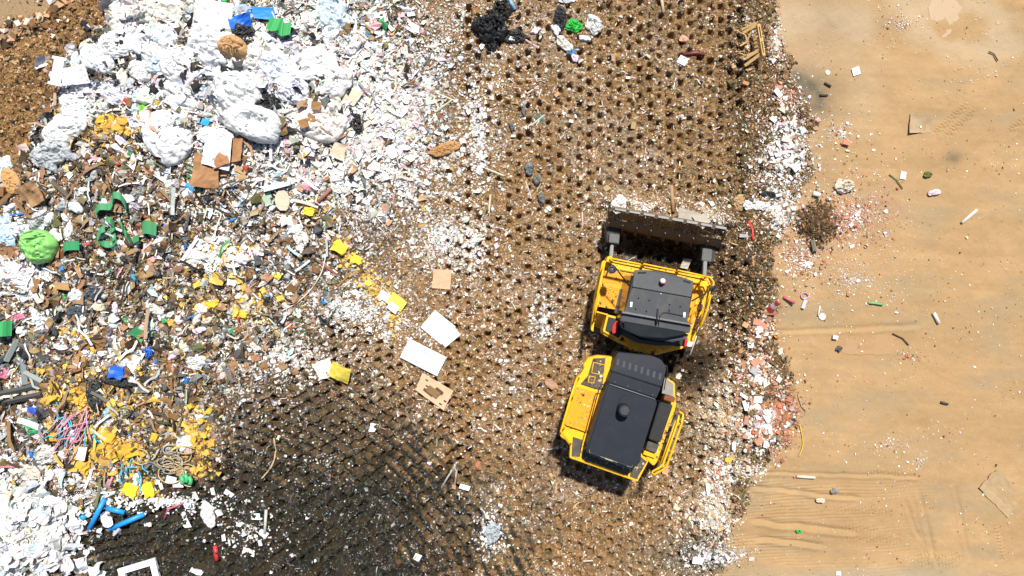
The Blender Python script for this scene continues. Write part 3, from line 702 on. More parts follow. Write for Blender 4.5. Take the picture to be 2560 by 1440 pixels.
# ------------------------------------------------------------------ the landfill compactor
YEL = mat('yellow_paint', (.82, .43, .006), .42, 0, .4, (.42, .25, .03), 5., .04)
YELD = mat('yellow_deck', (.78, .32, .006), .55, 0, .5, (.35, .17, .03), 9., .1)
UND = mat('deck_underside', (.28, .10, .006), .8, 0, .5, (.12, .06, .02), 9.)
CABG = mat('cab_grey_paint', (.040, .044, .051), .55, 0, .9, (.095, .085, .068), 2.6, .03)
NAVY = mat('hood_dark_paint', (.0115, .0145, .023), .5, 0, .5, (.022, .025, .031), 2.2, .02, .3)
BLK = mat('black_paint', (.016, .016, .017), .5, 0, .4, (.05, .045, .035), 5.)
DKPAN = mat('worn_dark_panel', (.060, .055, .045), .6, 0, .7, (.15, .125, .085), 5., .05)
STEEL = mat('worn_steel', (.10, .105, .105), .55, .2, .8, (.10, .085, .065), 7., .1)
GALV = mat('pale_steel', (.2, .21, .21), .5, .2, .5, (.25, .23, .2), 7., .05)
RUST = mat('blade_steel', (.15, .115, .078), .75, .1, .8, (.24, .165, .09), 6., .15)
RUSTD = mat('rusty_box', (.20, .065, .022), .75, 0, .6, (.10, .04, .02), 8.)
GLASS = mat('cab_glass', (.015, .018, .02), .1, 0, .2, (.05, .05, .045), 3.)
REDL = mat('red_lamp', (.62, .02, .02), .3, 0, .15, (.3, .02, .02), 4.)
WHT = mat('white_plastic', (.72, .72, .70), .4, 0, .2, (.5, .46, .4), 6.)
RUB = mat('black_rubber', (.02, .02, .02), .6, 0, .4, (.06, .05, .04), 5.)
DRUM = mat('drum_steel', (.16, .13, .10), .6, .4, .8, (.14, .09, .05), 5., .15)

mx0, my0, _ = W(1600, 850, 0)
MZ = 0.0
CMP = bpy.data.objects.new('landfill_compactor', None); COL.objects.link(CMP); CMP.location = (mx0, my0, MZ)
tag(CMP, 'yellow landfill compactor with black cab and engine hood on the trampled lane', 'compactor')
MARKS.append((1600, 850, 'yellow compactor'))
def T_(p): return (p[0]-mx0, p[1]-my0, p[2]-MZ)
def part(name, me, parent=None):
    o = bpy.data.objects.new(name, me); COL.objects.link(o); o.parent = parent or CMP; return o
def prism_me(name, pts, z1, z0, mt, bev=.02, bm=None):
    """pts: photo pixels of the top outline; z1 top height (or one per point); z0 bottom"""
    own = bm is None
    bm = bm or bmesh.new(); zs = z1 if isinstance(z1, (list, tuple)) else [z1]*len(pts)
    tp = [bm.verts.new(T_(W(p[0], p[1], z))) for p, z in zip(pts, zs)]
    bt = [bm.verts.new((v.co.x, v.co.y, z0-MZ)) for v in tp]
    n = len(pts); fs = [bm.faces.new(tp), bm.faces.new(bt[::-1])]
    for i in range(n): fs.append(bm.faces.new((tp[i], bt[i], bt[(i+1) % n], tp[(i+1) % n])))
    bmesh.ops.recalc_face_normals(bm, faces=fs)
    if bev: 
        es = list({e for f in fs for e in f.edges})
        bmesh.ops.bevel(bm, geom=es, offset=bev, segments=2, affect='EDGES', clamp_overlap=True)
    if own:
        me = bpy.data.meshes.new(name); bm.to_mesh(me); bm.free(); me.materials.append(mt); return me
def prism(name, pts, z1, z0, mt, parent=None, bev=.02): return part(name, prism_me(name, pts, z1, z0, mt, bev), parent)
def prisms(name, lst, mt, parent=None, bev=.015):
    bm = bmesh.new()
    for pts, z1, z0 in lst: prism_me(name, pts, z1, z0, mt, bev, bm)
    me = bpy.data.meshes.new(name); bm.to_mesh(me); bm.free(); me.materials.append(mt); return part(name, me, parent)
def tubes(name, paths, r, mt, parent=None, seg=8, smooth=True):
    V, F = [], []
    for P in paths:
        P = [T_(W(*p)) for p in P]; a, f = tube_data(P, r, seg); k = len(V); V += a; F += [tuple(i+k for i in q) for q in f]
    return part(name, pmesh(name, V, F, mt, smooth), parent)
def cyl(name, px, py, rpx, z0, z1, mt, parent=None, seg=24, top=1.0, dome=0.):
    x, y, _ = T_(W(px, py, z1)); r = rpx*mpp(z1); prof = [(r, z0), (r, z1-.02), (r*top-.015, z1)]
    if dome: prof = [(r, z0), (r, z1-dome)]+[(r*math.cos(a), z1-dome+dome*math.sin(a)) for a in (.4, .8, 1.2, 1.45)]
    V, F = [], []
    for q, z in prof:
        for k in range(seg): V.append((x+q*math.cos(2*PI*k/seg), y+q*math.sin(2*PI*k/seg), z-MZ))
    n = len(prof)
    for i in range(n-1):
        for k in range(seg): F.append((i*seg+k, i*seg+(k+1) % seg, (i+1)*seg+(k+1) % seg, (i+1)*seg+k))
    F += [tuple(range((n-1)*seg, n*seg)), tuple(range(seg))[::-1]]
    return part(name, pmesh(name, V, F, mt, False), parent)
def lerp(a, b, t): return tuple(p+(q-p)*t for p, q in zip(a, b))

# ---- blade
ZA, ZB, ZC, ZD, ZE = 2.05, 1.98, 1.42, .75, .12
A0, A1 = (1528.5, 514, ZA), (1818.7, 566.4, ZA); B0, B1 = (1525.5, 525, ZB), (1816, 576, ZB)
C0, C1 = (1520.5, 552, ZC), (1804.5, 605, ZC); D0, D1 = (1517, 568, ZD), (1797, 622, ZD)
def brow(t, k):
    r = [(A0, A1), (B0, B1), (C0, C1), (D0, D1)][k]; return lerp(r[0], r[1], t)
def bpt(t, k): return Vector(T_(W(*brow(t, k))))
fwd = (bpt(0, 0)-bpt(0, 3)); fwd.z = 0; fwd.normalize(); sid = (bpt(1, 0)-bpt(0, 0)).normalized(); upv = Vector((0, 0, 1))
blade_bm = bmesh.new(); rows = []
for i in range(17):
    t = i/16; c, d_ = bpt(t, 2), bpt(t, 3); e = d_+fwd*.16; e.z = ZE-MZ
    pr = [c, (c+d_)/2-fwd*.05, d_, (d_+e)/2-fwd*.01, e]
    rows.append([blade_bm.verts.new(p) for p in pr]+[blade_bm.verts.new(p+fwd*.07) for p in pr[::-1]])
for i in range(16):
    for k in range(10): blade_bm.faces.new((rows[i][k], rows[i][(k+1) % 10], rows[i+1][(k+1) % 10], rows[i+1][k]))
blade_bm.faces.new(rows[0]); blade_bm.faces.new(rows[-1][::-1]); bmesh.ops.recalc_face_normals(blade_bm, faces=blade_bm.faces)
me = bpy.data.meshes.new('blade'); blade_bm.to_mesh(me); blade_bm.free(); me.materials.append(RUST)
BLADE = part('blade', me)
def boxv(bm, p, q, w, h, up=Vector((0, 0, 1))):
    """bar from p to q, w wide, h deep"""
    t = (q-p).normalized(); a = t.cross(up)
    if a.length < 1e-4: a = t.cross(Vector((1, 0, 0)))
    a.normalize(); b = a.cross(t).normalized(); vs_ = []
    for c in (p, q):
        for s1, s2 in ((-1, -1), (1, -1), (1, 1), (-1, 1)): vs_.append(bm.verts.new(c+a*s1*w/2+b*s2*h/2))
    fs = [(0, 1, 2, 3), (7, 6, 5, 4)]+[(i, i+4, (i+1) % 4+4, (i+1) % 4) for i in range(4)]
    ff = [bm.faces.new([vs_[i] for i in f]) for f in fs]; bmesh.ops.recalc_face_normals(bm, faces=ff)
def bars(name, lst, mt, parent=None):
    bm = bmesh.new()
    for p, q, w_, h_ in lst: boxv(bm, Vector(p), Vector(q), w_, h_)
    me = bpy.data.meshes.new(name); bm.to_mesh(me); bm.free(); me.materials.append(mt); return part(name, me, parent)
# screen above the moldboard: frame, uprights, fine bars
lst = []
for i in range(10):
    t = i/9; lst.append((bpt(t, 1), bpt(t, 2)-fwd*.0, .035, .05))
for q_ in lst: bars('screen_upright', [q_], RUST, BLADE)
lst = []
for i in range(36): 
    t = (i+.5)/36; lst.append((bpt(t, 1), bpt(t, 2), .014, .012))
for k in (.0, .5, 1.):
    p, q = bpt(0, 1).lerp(bpt(0, 2), k), bpt(1, 1).lerp(bpt(1, 2), k); lst.append((p, q, .018, .012))
for i in range(9):
    if i in (2, 5, 6):
        for k in (.2, .35, .66, .82):
            a, b = bpt(i/9, 1).lerp(bpt(i/9, 2), k), bpt((i+1)/9, 1).lerp(bpt((i+1)/9, 2), k); lst.append((a, b, .011, .01))
bars('screen_mesh', lst, RUST, BLADE)
topb = bmesh.new(); pp = [bpt(0, 0), bpt(1, 0), bpt(1, 1), bpt(0, 1)]
pp = [pp[0]+sid*.10, pp[1]-sid*.10, pp[1]-fwd*.05, pp[2], pp[3], pp[0]-fwd*.05]
tv = [topb.verts.new(p) for p in pp]; bv = [topb.verts.new(p-upv*.08) for p in pp]; topb.faces.new(tv); topb.faces.new(bv[::-1])
for i in range(6): topb.faces.new((tv[i], bv[i], bv[(i+1) % 6], tv[(i+1) % 6]))
bmesh.ops.recalc_face_normals(topb, faces=topb.faces); me = bpy.data.meshes.new('top_beam'); topb.to_mesh(me); topb.free(); me.materials.append(RUST)
part('top_beam', me, BLADE)
for i in range(8):
    t0, t1 = (i+.27)/8.1+.003, (i+1.03)/8.1+.003
    p, q = bpt(t0, 0).lerp(bpt(t0, 1), .55), bpt(t1, 0).lerp(bpt(t1, 1), .55)
    bars('wear_plate', [(p+upv*.014, q+upv*.014, .07, .04)], mat('wear_steel', (.30, .29, .27), .7, .1, .6, (.2, .18, .15), 7.), BLADE)
lst = []
for i in range(9):
    t = (i+.02)/8.04; c, d_ = bpt(t, 2), bpt(t, 3); lst.append((c-fwd*.03, d_-fwd*.06, .03, .10)); lst.append((d_-fwd*.06, d_+fwd*.1-upv*.6, .03, .10))
bars('blade_rib', lst, RUST, BLADE)
for t in (0., 1.):
    bars('end_plate', [(bpt(t, 1)-upv*.02, bpt(t, 2)+fwd*.03, .03, .10), (bpt(t, 2)+fwd*.03, bpt(t, 3)+fwd*.02, .04, .22), (bpt(t, 3)+fwd*.02, bpt(t, 3)+fwd*.15-upv*.62, .04, .24)], RUST, BLADE)
# ---- push arms with bolted pads and lift rods
for pad, rodp, low in ((((1524, 583), (1549, 587), (1547, 609), (1522.5, 606)), ((1526.5, 612), (1534.5, 612), (1532.5, 643), (1523.5, 642)), ((1516, 562), (1552, 568), (1547, 612), (1518, 606))),
                       (((1757.5, 620), (1781, 623.5), (1778, 655), (1754.5, 651.5)), ((1759.5, 652), (1768.5, 653), (1766, 690), (1757.5, 688)), ((1752, 604), (1792, 610), (1784, 656), (1754, 650)))):
    ARM = prism('push_arm', low, 1.0, .45, BLK)
    prism('arm_pad', pad, 1.22, .98, STEEL, ARM); prism('lift_rod', rodp, 1.35, 1.15, GALV, ARM)
    e = [(rodp[0][0]-2, rodp[0][1]+25), (rodp[1][0]+2, rodp[1][1]+25), (rodp[2][0]+4, rodp[2][1]+80), (rodp[3][0]-4, rodp[3][1]+80)]
    prism('arm_beam', e, 1.12, .7, BLK, ARM)

# ---- front frame
FR = prism('front_frame', [(1560, 690), (1722, 716), (1700, 858), (1640, 872), (1580, 862), (1545, 800)], 1.55, .6, BLK)
DECK = 1.95
prism('front_beam', [(1515, 649), (1772, 694), (1769, 712), (1700, 702), (1511, 668)], DECK+.12, DECK-.35, YEL)
prism('side_beam', [(1506, 652), (1516, 650), (1500, 740), (1488, 790), (1483, 830), (1478, 826), (1488, 740)], DECK+.06, DECK-.3, YEL)
prism('rail_bracket', [(1520, 640), (1532, 642), (1530, 656), (1515, 654)], DECK+.5, DECK-.1, YEL)
def grating(name, q, z, nu, nv, mt, parent=None, w_=.028, und=None):
    """perforated walkway: frame, slats and cross bars over q = four photo-pixel corners"""
    P = [Vector(T_(W(p[0], p[1], z))) for p in q]
    f = lambda s, t: (P[0].lerp(P[1], s)).lerp(P[3].lerp(P[2], s), t)
    lst = [(P[i], P[(i+1) % 4], .05, .05) for i in range(4)]
    for i in range(1, nu): lst.append((f(i/nu, 0), f(i/nu, 1), w_, .03))
    for j in range(1, nv): lst.append((f(0, j/nv)-upv*.004, f(1, j/nv)-upv*.004, w_*1.3, .03))
    g = bars(name, lst, mt, parent)
    prism('tread_plate', q, z-.10, z-.13, und or UND, g, 0)
    return g
grating('walkway_grating', [(1515, 674), (1580, 686), (1574, 721), (1508, 710)], DECK, 15, 10, YELD)
grating('walkway_grating', [(1503, 717), (1552, 725), (1540, 772), (1495, 764)], DECK, 13, 12, YELD)
prism('deck_strip', [(1510, 709), (1576, 722), (1574, 728), (1508, 716)], DECK+.02, DECK-.1, YEL)
prism('black_door_step', [(1551, 721), (1572, 725), (1566, 792), (1536, 783)], DECK+.1, DECK-.4, DKPAN)
prism('dark_opening', [(1497, 767), (1540, 775), (1537, 784), (1495, 778)], DECK-.35, DECK-.5, BLK)
st = []
for i in range(9):
    t = i/8; a = lerp((1494, 780), (1482, 812), t); b = lerp((1517, 786), (1508, 824), t); st.append((T_(W(*a, DECK-.05-1.1*t)), T_(W(*b, DECK-.05-1.0*t)), .035, .03))
st += [(T_(W(1494, 780, DECK-.05)), T_(W(1482, 814, DECK-1.2)), .05, .05), (T_(W(1517, 786, DECK-.05)), T_(W(1508, 826, DECK-1.1)), .05, .05)]
bars('access_steps', st, YEL)
REAR = prism('rear_side_panel', [(1518, 786), (1562, 797), (1558, 838), (1548, 852), (1507, 829)], DECK+.05, DECK-.6, YEL)
prism('panel_inset', [(1521, 792), (1558, 801), (1553, 836), (1546, 845), (1513, 826)], DECK+.08, DECK, BLK, REAR, .01)
prism('rear_bumper', [(1506, 827), (1548, 850), (1600, 862), (1690, 862), (1708, 852), (1730, 858), (1736, 864), (1640, 888), (1628, 884), (1618, 889), (1600, 878), (1578, 880), (1566, 866), (1546, 857), (1508, 836)], DECK-.05, DECK-.75, YEL)
prism('rear_cross_frame', [(1556, 838), (1600, 850), (1690, 852), (1680, 868), (1636, 874), (1570, 862)], DECK+.12, DECK-.4, YELD)
prism('right_fender', [(1735, 703), (1771, 709), (1783, 716), (1752, 800), (1742, 845), (1722, 868), (1706, 862), (1716, 815)], DECK, DECK-.45, YEL)
grating('walkway_grating', [(1737, 714), (1748, 716), (1731, 806), (1719, 803)], DECK+.06, 4, 22, YELD)
prism('tool_box', [(1752, 702), (1768, 705), (1765, 730), (1748, 727)], DECK+.3, DECK, YEL)
# railings
Zr = 2.95
def frail(a, b, o0, o1):
    P = [(a[0], a[1]+5, Zr-.1), (a[0]+3, a[1], Zr), (b[0]-3, b[1], Zr), (b[0], b[1]+5, Zr-.1)]
    Q = [(b[0], b[1]+5, Zr-.1), (b[0]-4, b[1]+9, Zr-.22), (a[0]+4, a[1]+9, Zr-.22), (a[0], a[1]+5, Zr-.1)]
    return [P, Q]
paths = frail((1524, 646), (1604, 661), 0, 0)+frail((1606, 660), (1690, 676), 0, 0)+frail((1692, 676), (1762, 690), 0, 0)
for x, y in ((1530, 652), (1603, 666), (1606, 666), (1690, 682), (1693, 682), (1755, 694)): paths.append([(x, y, Zr-.15), (x-4, y+10, DECK)])
tubes('guard_rail', paths, .028, YEL)
paths = [[(1762, 690, Zr-.1), (1776, 694, Zr), (1784, 705, Zr), (1779, 730, Zr), (1768, 775, Zr), (1755, 808, Zr-.1), (1742, 838, Zr-.5)],
         [(1755, 700, Zr-.35), (1770, 700, Zr-.3), (1775, 712, Zr-.3), (1768, 745, Zr-.3), (1757, 785, Zr-.3), (1748, 810, Zr-.4)],
         [(1784, 705, Zr), (1772, 716, DECK)], [(1768, 775, Zr), (1757, 783, DECK)], [(1755, 808, Zr-.1), (1745, 815, DECK)], [(1746, 740, DECK+.75), (1738, 765, DECK+.8), (1722, 812, DECK+.7)]]
tubes('guard_rail', paths, .030, YEL)
tubes('guard_rail', [[(1512, 655, Zr-.3), (1498, 720, Zr-.3), (1488, 770, Zr-.3), (1484, 800, Zr-.7)], [(1512, 655, Zr-.3), (1516, 655, DECK)], [(1498, 720, Zr-.3), (1502, 722, DECK)], [(1484, 800, Zr-.7), (1488, 798, DECK-.3)]], .030, YEL)
# ---- cab
CZ = 3.5
CAB = prism('cab', [(1578, 688), (1728, 712), (1712, 818), (1716, 836), (1660, 846), (1600, 842), (1563, 826), (1558, 790)], CZ-.12, DECK-.5, GLASS)
rf = [(1587, 675), (1612, 674.5), (1640, 677), (1668, 683), (1700, 691), (1734, 703)]
fr2 = [(1581.5, 717), (1728, 743)]
prism('roof_front', rf+[fr2[1], fr2[0]], [CZ-.06]*6+[CZ, CZ], CZ-.16, CABG, CAB, .012)
prism('roof_panel', [(1581, 719), (1727.5, 745), (1718, 808), (1560, 781)], CZ+.004, CZ-.14, CABG, CAB, .012)
prism('roof_step', [(1555, 781), (1729, 812), (1725, 834), (1551, 804)], CZ-.1, CZ-.3, CABG, CAB, .03)
prism('roof_ridge', [(1556, 778), (1729, 809), (1728, 813), (1555, 783)], CZ+.03, CZ-.14, mat('roof_edge', (.13, .13, .135), .5, 0, .5, (.3, .29, .27), 20.), CAB, .01)
prism('rear_visor', [(1554, 806), (1724, 836), (1714, 850), (1680, 854), (1645, 852), (1610, 846), (1575, 832), (1553, 816)], CZ-.32, CZ-.6, CABG, CAB, .03)
prism('rear_window_frame', [(1556, 824), (1600, 848), (1650, 855), (1700, 856), (1696, 864), (1640, 864), (1590, 856), (1560, 840)], CZ-.7, CZ-1.3, GLASS, CAB)
prism('side_sill', [(1585, 688), (1588, 689), (1562, 790), (1558, 789)], CZ-.08, CZ-.3, BLK, CAB, .005)
BEA = cyl('beacon', 1658, 704, 8, CZ-.05, CZ+.06, REDL, CAB); cyl('beacon_dome', 1658.5, 702.5, 6.8, CZ+.06, CZ+.22, WHT, BEA, dome=.08)
for a in ((1578, 761, 4.2), (1711, 787, 4.2)):
    prism('roof_marker', [(a[0]-2.2, a[1]-6.5), (a[0]+3.6, a[1]-6), (a[0]+2.2, a[1]+7), (a[0]-3.2, a[1]+6.5)], CZ+.035, CZ-.02, WHT, CAB, .006)
bl = [(1597, 745), (1624, 750), (1675, 761), (1702, 766), (1590, 772), (1617, 778), (1674, 776)]
for b in bl: cyl('roof_bolt', b[0], b[1], 1.5, CZ-.02, CZ+.07, BLK, CAB, 8)
cyl('roof_bolt', 1653, 734.5, 1.7, CZ-.02, CZ+.03, WHT, CAB, 8)
tubes('roof_cable', [[(1712, 791, CZ+.03), (1690, 786, CZ+.03), (1668, 781, CZ+.03), (1657, 782, CZ+.03), (1650, 790, CZ+.05), (1648, 800, CZ+.02), (1644, 830, CZ-.22), (1642, 846, CZ-.3)]], .012, RUB, CAB, 6)
tubes('antenna_bracket', [[(1645, 772, CZ+.05), (1642, 800, CZ+.05), (1640, 812, CZ-.06)]], .022, BLK, CAB, 6)
tubes('grab_handle', [[(1595, 681, CZ), (1616, 680.5, CZ)], ], .012, BLK, CAB, 6); tubes('grab_handle', [[(1709, 700, CZ), (1727, 706, CZ)]], .012, BLK, CAB, 6)
# mirrors, lamps
def mirror(path, head, r):
    m = tubes('mirror_arm', [path], .022, BLK, None, 6); o = cyl('mirror', head[0], head[1], r, head[2]-.25, head[2], mat('mirror_grey', (.07, .075, .08), .35), m, 20, dome=.1)
mirror([(1574, 716, CZ-.2), (1538, 668, CZ-.1), (1534, 664, CZ-.1), (1523, 660, CZ-.15)], (1532, 674, CZ-.2), 10)
mirror([(1729, 753, CZ-.2), (1762, 734, CZ-.15), (1796, 711, CZ-.2)], (1786, 722, CZ-.3), 8)
prism('tail_lamp', [(1542, 801), (1546, 806), (1541, 828), (1536, 835), (1531, 832), (1533, 815)], 2.75, 2.6, REDL, None, .02)
LB = prism('lamp_box', [(1690, 848), (1714, 846), (1710, 866), (1686, 866)], 2.35, 2.0, BLK)
prism('tail_lamp', [(1714, 842), (1720, 844), (1716, 866), (1711, 867)], 2.6, 2.3, REDL, None, .015)
prism('white_lamp_box', [(1720, 853), (1733, 856), (1729, 868), (1717, 866)], 2.35, 2.1, WHT)
tubes('whip_pole', [[(1749, 812, 2.1), (1738, 850, 2.0), (1725, 888, 1.9)]], .018, WHT, None, 6)
tubes('hose', [[(1572, 872, 1.5), (1592, 866, 1.7), (1612, 868, 1.7), (1626, 884, 1.4)]], .04, RUB)
tubes('coupling_ring', [[(1604+8*math.cos(a*.5236), 879+8*math.sin(a*.5236), 1.9) for a in range(13)]], .022, YEL, None, 6)
for x, y in ((1567, 871), (1582, 877), (1634, 882)): cyl('hitch_pin', x, y, 4, 1.5, 1.98, RUSTD, None, 14)
prism('articulation_joint', [(1560, 852), (1650, 866), (1662, 912), (1540, 890)], 1.55, .5, BLK)

# ---- rear unit
HZ = 2.7
CH = prism('rear_frame', [(1482, 900), (1660, 930), (1660, 1000), (1620, 1120), (1590, 1180), (1452, 1130), (1440, 1060)], 1.5, .55, BLK)
HOOD = prism('engine_hood', [(1519, 957), (1641, 998), (1644, 1006), (1599, 1150), (1590, 1171), (1580, 1175), (1470, 1136), (1464, 1126)], HZ, 1.4, NAVY, None, .07)
prism('hood_mid_panel', [(1529.5, 930), (1652.5, 969.5), (1641, 996), (1520, 956)], HZ-.04, 1.5, NAVY, HOOD, .02)
prism('radiator_cover', [(1544, 881), (1630, 889), (1652, 899), (1667, 919), (1653.5, 968), (1530, 929)], [HZ-.10, HZ-.10, HZ-.10, HZ-.08, HZ-.05, HZ-.05], 1.4, NAVY, HOOD, .03)
sl = mat('vent_slot', (.05, .054, .062), .6)
for i in range(8):
    c = lerp((1544.5, 905.5), (1650, 941), i/7.); prism('vent_slot', [(c[0]-2.3, c[1]-8.5), (c[0]+4.2, c[1]-7.5), (c[0]+2.3, c[1]+8.5), (c[0]-4.2, c[1]+7.5)], HZ-.055, HZ-.3, sl, HOOD, 0)
tubes('hood_trim', [[(1523, 960, HZ+.0), (1560, 972, HZ+.01), (1600, 985.5, HZ+.01), (1638, 998.5, HZ)]], .012, GALV, HOOD, 6)
tubes('hood_trim', [[(1473, 1124, HZ-.01), (1474, 1131, HZ-.01), (1500, 1141, HZ+.005), (1540, 1155, HZ+.005), (1577, 1168, HZ-.01), (1582, 1164, HZ-.01)]], .012, GALV, HOOD, 6)
for a, b in (((1478, 1132), (1502, 1141)), ((1545, 1155), (1568, 1164))): prism('hood_latch', [(a[0], a[1]-2), (b[0], b[1]-2), (b[0]-1, b[1]+2), (a[0]-1, a[1]+2)], HZ+.02, HZ-.02, BLK, HOOD, 0)
prism('maker_plate', [(1513, 1144.5), (1532, 1151), (1531.5, 1154), (1512.5, 1147.5)], HZ+.012, HZ-.01, mat('plate_paint', (.45, .38, .15), .5), HOOD, 0)
fl = [(1564+17.5*math.cos(a*.3927), 1012+25*math.sin(a*.3927)) for a in range(16)]
FLN = prism('exhaust_flange', fl, HZ+.05, HZ-.02, NAVY, HOOD, .02)
EX = cyl('exhaust_stack', 1562, 1027, 15.5, HZ, HZ+.42, NAVY, HOOD, 28); cyl('exhaust_cap', 1562, 1027, 12, HZ+.41, HZ+.46, mat('cap_paint', (.035, .038, .045), .45), EX, 28)
for b in ((1538, 955), (1570, 966), (1600, 977), (1632, 988)): cyl('hood_bolt', b[0], b[1], 1.4, HZ-.05, HZ-.02, GALV, HOOD, 8)
DK2 = 1.95
LD = prism('left_deck', [(1495, 889), (1530, 892), (1528, 930), (1500, 985), (1478, 1060), (1466, 1120), (1424, 1108), (1400, 1090), (1412, 1050), (1443, 942), (1450, 938), (1461, 920), (1458, 912), (1464, 905), (1470, 895)], DK2, DK2-.35, YEL)
prism('deck_cover', [(1483, 896), (1524, 895), (1512, 975), (1488, 972), (1452, 960), (1470, 940)], DK2+.05, DK2-.05, DKPAN, LD, .01)
def lring(name, q, z, mt, par):
    tubes(name, [[(*p, z) for p in q]+[(*q[0], z)]], .014, mt, par, 6)
lring('cover_outline', [(1484, 906), (1514, 913), (1508, 938), (1479, 932)], DK2+.06, YEL, LD); lring('cover_outline', [(1474, 940), (1488, 943), (1484, 958), (1470, 955)], DK2+.06, YEL, LD)
prism('deck_kickplate', [(1514, 893), (1530, 892), (1520, 950), (1511, 978), (1505, 977)], DK2+.12, DK2, YEL, LD, .01)
grating('walkway_grating', [(1443, 969), (1492, 984), (1467, 1078), (1414, 1060)], DK2+.09, 13, 26, YELD)
tubes('guard_rail', [[(1447, 945, DK2), (1443, 946, 2.75), (1428, 990, 2.8), (1402, 1078, 2.8), (1422, 1108, 2.6), (1426, 1110, DK2)], [(1428, 990, 2.8), (1432, 992, DK2)], [(1404, 1070, 2.8), (1410, 1070, DK2)]], .034, YEL)
tubes('hand_rail', [[(1512, 962, HZ-.1), (1503, 961, HZ-.05), (1498, 970, HZ-.05), (1462, 1105, HZ-.05), (1464, 1114, HZ-.1)]], .018, BLK)
tubes('hand_rail', [[(1640, 1010, HZ-.1), (1636, 1012, HZ-.05), (1604, 1110, HZ-.05), (1600, 1150, HZ-.1), (1592, 1164, HZ-.1)]], .018, BLK)
tubes('hand_rail', [[(1655, 910, HZ-.2), (1668, 916, HZ-.15), (1669, 925, HZ-.15), (1660, 975, HZ-.2)]], .014, BLK)
RP = prism('rear_platform', [(1424, 1145), (1428, 1090), (1460, 1100), (1470, 1125), (1585, 1165), (1600, 1130), (1622, 1152), (1594, 1205)], DK2-.02, DK2-.4, YEL)
for q in ([(1432, 1092), (1457, 1100), (1450, 1142), (1429, 1141)], [(1457, 1124), (1577, 1166), (1570, 1190), (1454, 1146)], [(1580, 1170), (1600, 1140), (1617, 1154), (1592, 1198), (1575, 1191)]):
    prism('tread_cover', q, DK2+.02, DK2-.05, DKPAN, RP, .01)
RD = prism('right_deck', [(1668, 945), (1687, 957), (1690, 1030), (1684, 1040), (1665, 1090), (1652, 1145), (1634, 1165), (1618, 1150), (1610, 1128), (1630, 1090), (1655, 1010)], DK2, DK2-.35, YEL)
prism('grey_cover', [(1662, 945), (1670, 949), (1684, 960), (1684, 992), (1654, 983)], DK2+.3, DK2, mat('grey_deck', (.22, .21, .18), .6, 0, .6, (.35, .32, .26), 6.), RD, .01)
prism('rusty_step', [(1663, 988), (1689, 994), (1686, 1007), (1659, 999)], DK2+.4, DK2, RUSTD, RD, .015)
prism('side_box', [(1650, 1005), (1683, 1013), (1651, 1108), (1622, 1098)], DK2+.38, DK2-.1, BLK, RD, .03)
prism('side_box_step', [(1621, 1101), (1649, 1110), (1640, 1134), (1614, 1124)], DK2+.2, DK2-.1, DKPAN, RD, .02)
prism('deck_brace', [(1612, 1126), (1640, 1136), (1637, 1146), (1608, 1136)], DK2+.1, DK2-.05, YEL, RD, .01)
tubes('guard_rail', [[(1690, 1020, DK2), (1702, 1031, 2.75), (1708, 1036, 2.8), (1704, 1060, 2.8), (1666, 1168, 2.8), (1658, 1174, 2.75), (1636, 1186, 2.7), (1630, 1183, 2.6), (1632, 1178, 2.6), (1652, 1167, 2.65), (1658, 1160, 2.65), (1694, 1056, 2.65), (1698, 1038, 2.6)],
                     [(1690, 1052, 2.5), (1652, 1160, 2.5)], [(1698, 1060, 2.7), (1688, 1056, DK2)], [(1676, 1128, 2.7), (1664, 1122, DK2)], [(1660, 1166, 2.7), (1648, 1152, DK2)]], .032, YEL)
# ---- mud and litter caked on the walkways
md = Mass()
for q, z, cnt in (([(1514, 652), (1770, 694), (1768, 706), (1512, 666)], DECK+.12, 60), ([(1505, 672), (1580, 686), (1545, 772), (1490, 764)], DECK+.02, 90), ([(1752, 712), (1772, 716), (1745, 812), (1720, 850)], DECK, 150),
                  ([(1512, 838), (1548, 850), (1700, 864), (1640, 884)], DECK+.0, 120), ([(1440, 968), (1490, 984), (1465, 1085), (1412, 1070)], DK2+.1, 110), ([(1428, 1140), (1594, 1200), (1618, 1154), (1590, 1150)], DK2+.02, 130), ([(1686, 1030), (1690, 1030), (1650, 1145), (1620, 1150)], DK2+.0, 120), ([(1484, 898), (1522, 897), (1508, 970), (1458, 958)], DK2+.05, 60)):
    a_ = RNG.random((cnt, 2)); P_ = np.array(q, float); px_ = (P_[0]*(1-a_[:, :1])+P_[1]*a_[:, :1])*(1-a_[:, 1:])+(P_[3]*(1-a_[:, :1])+P_[2]*a_[:, :1])*a_[:, 1:]
    sz = lsize(cnt, .035, .6, .012, .12); V, F, C = scatter(px_[:, 0], px_[:, 1], 'chunk', sz, colours(cnt, ['brown', 'dk', 'tan', 'cream'], [.5, .25, .3, .08], .2), .3, 0)
    V = V.reshape(cnt, 8, 3); c_ = np.array([W(p[0], p[1], z) for p in px_]); V = V-V.mean(1, keepdims=True); V[..., 2] *= .5; V = V+c_[:, None, :]; V = V.reshape(-1, 3)-np.array([mx0, my0, MZ]); md.add(V, F, C)
me = fast_mesh('caked_mud', np.concatenate(md.V), np.concatenate(md.F), matte, np.concatenate(md.C)); o = part('caked_mud', me); o['kind'] = 'stuff'
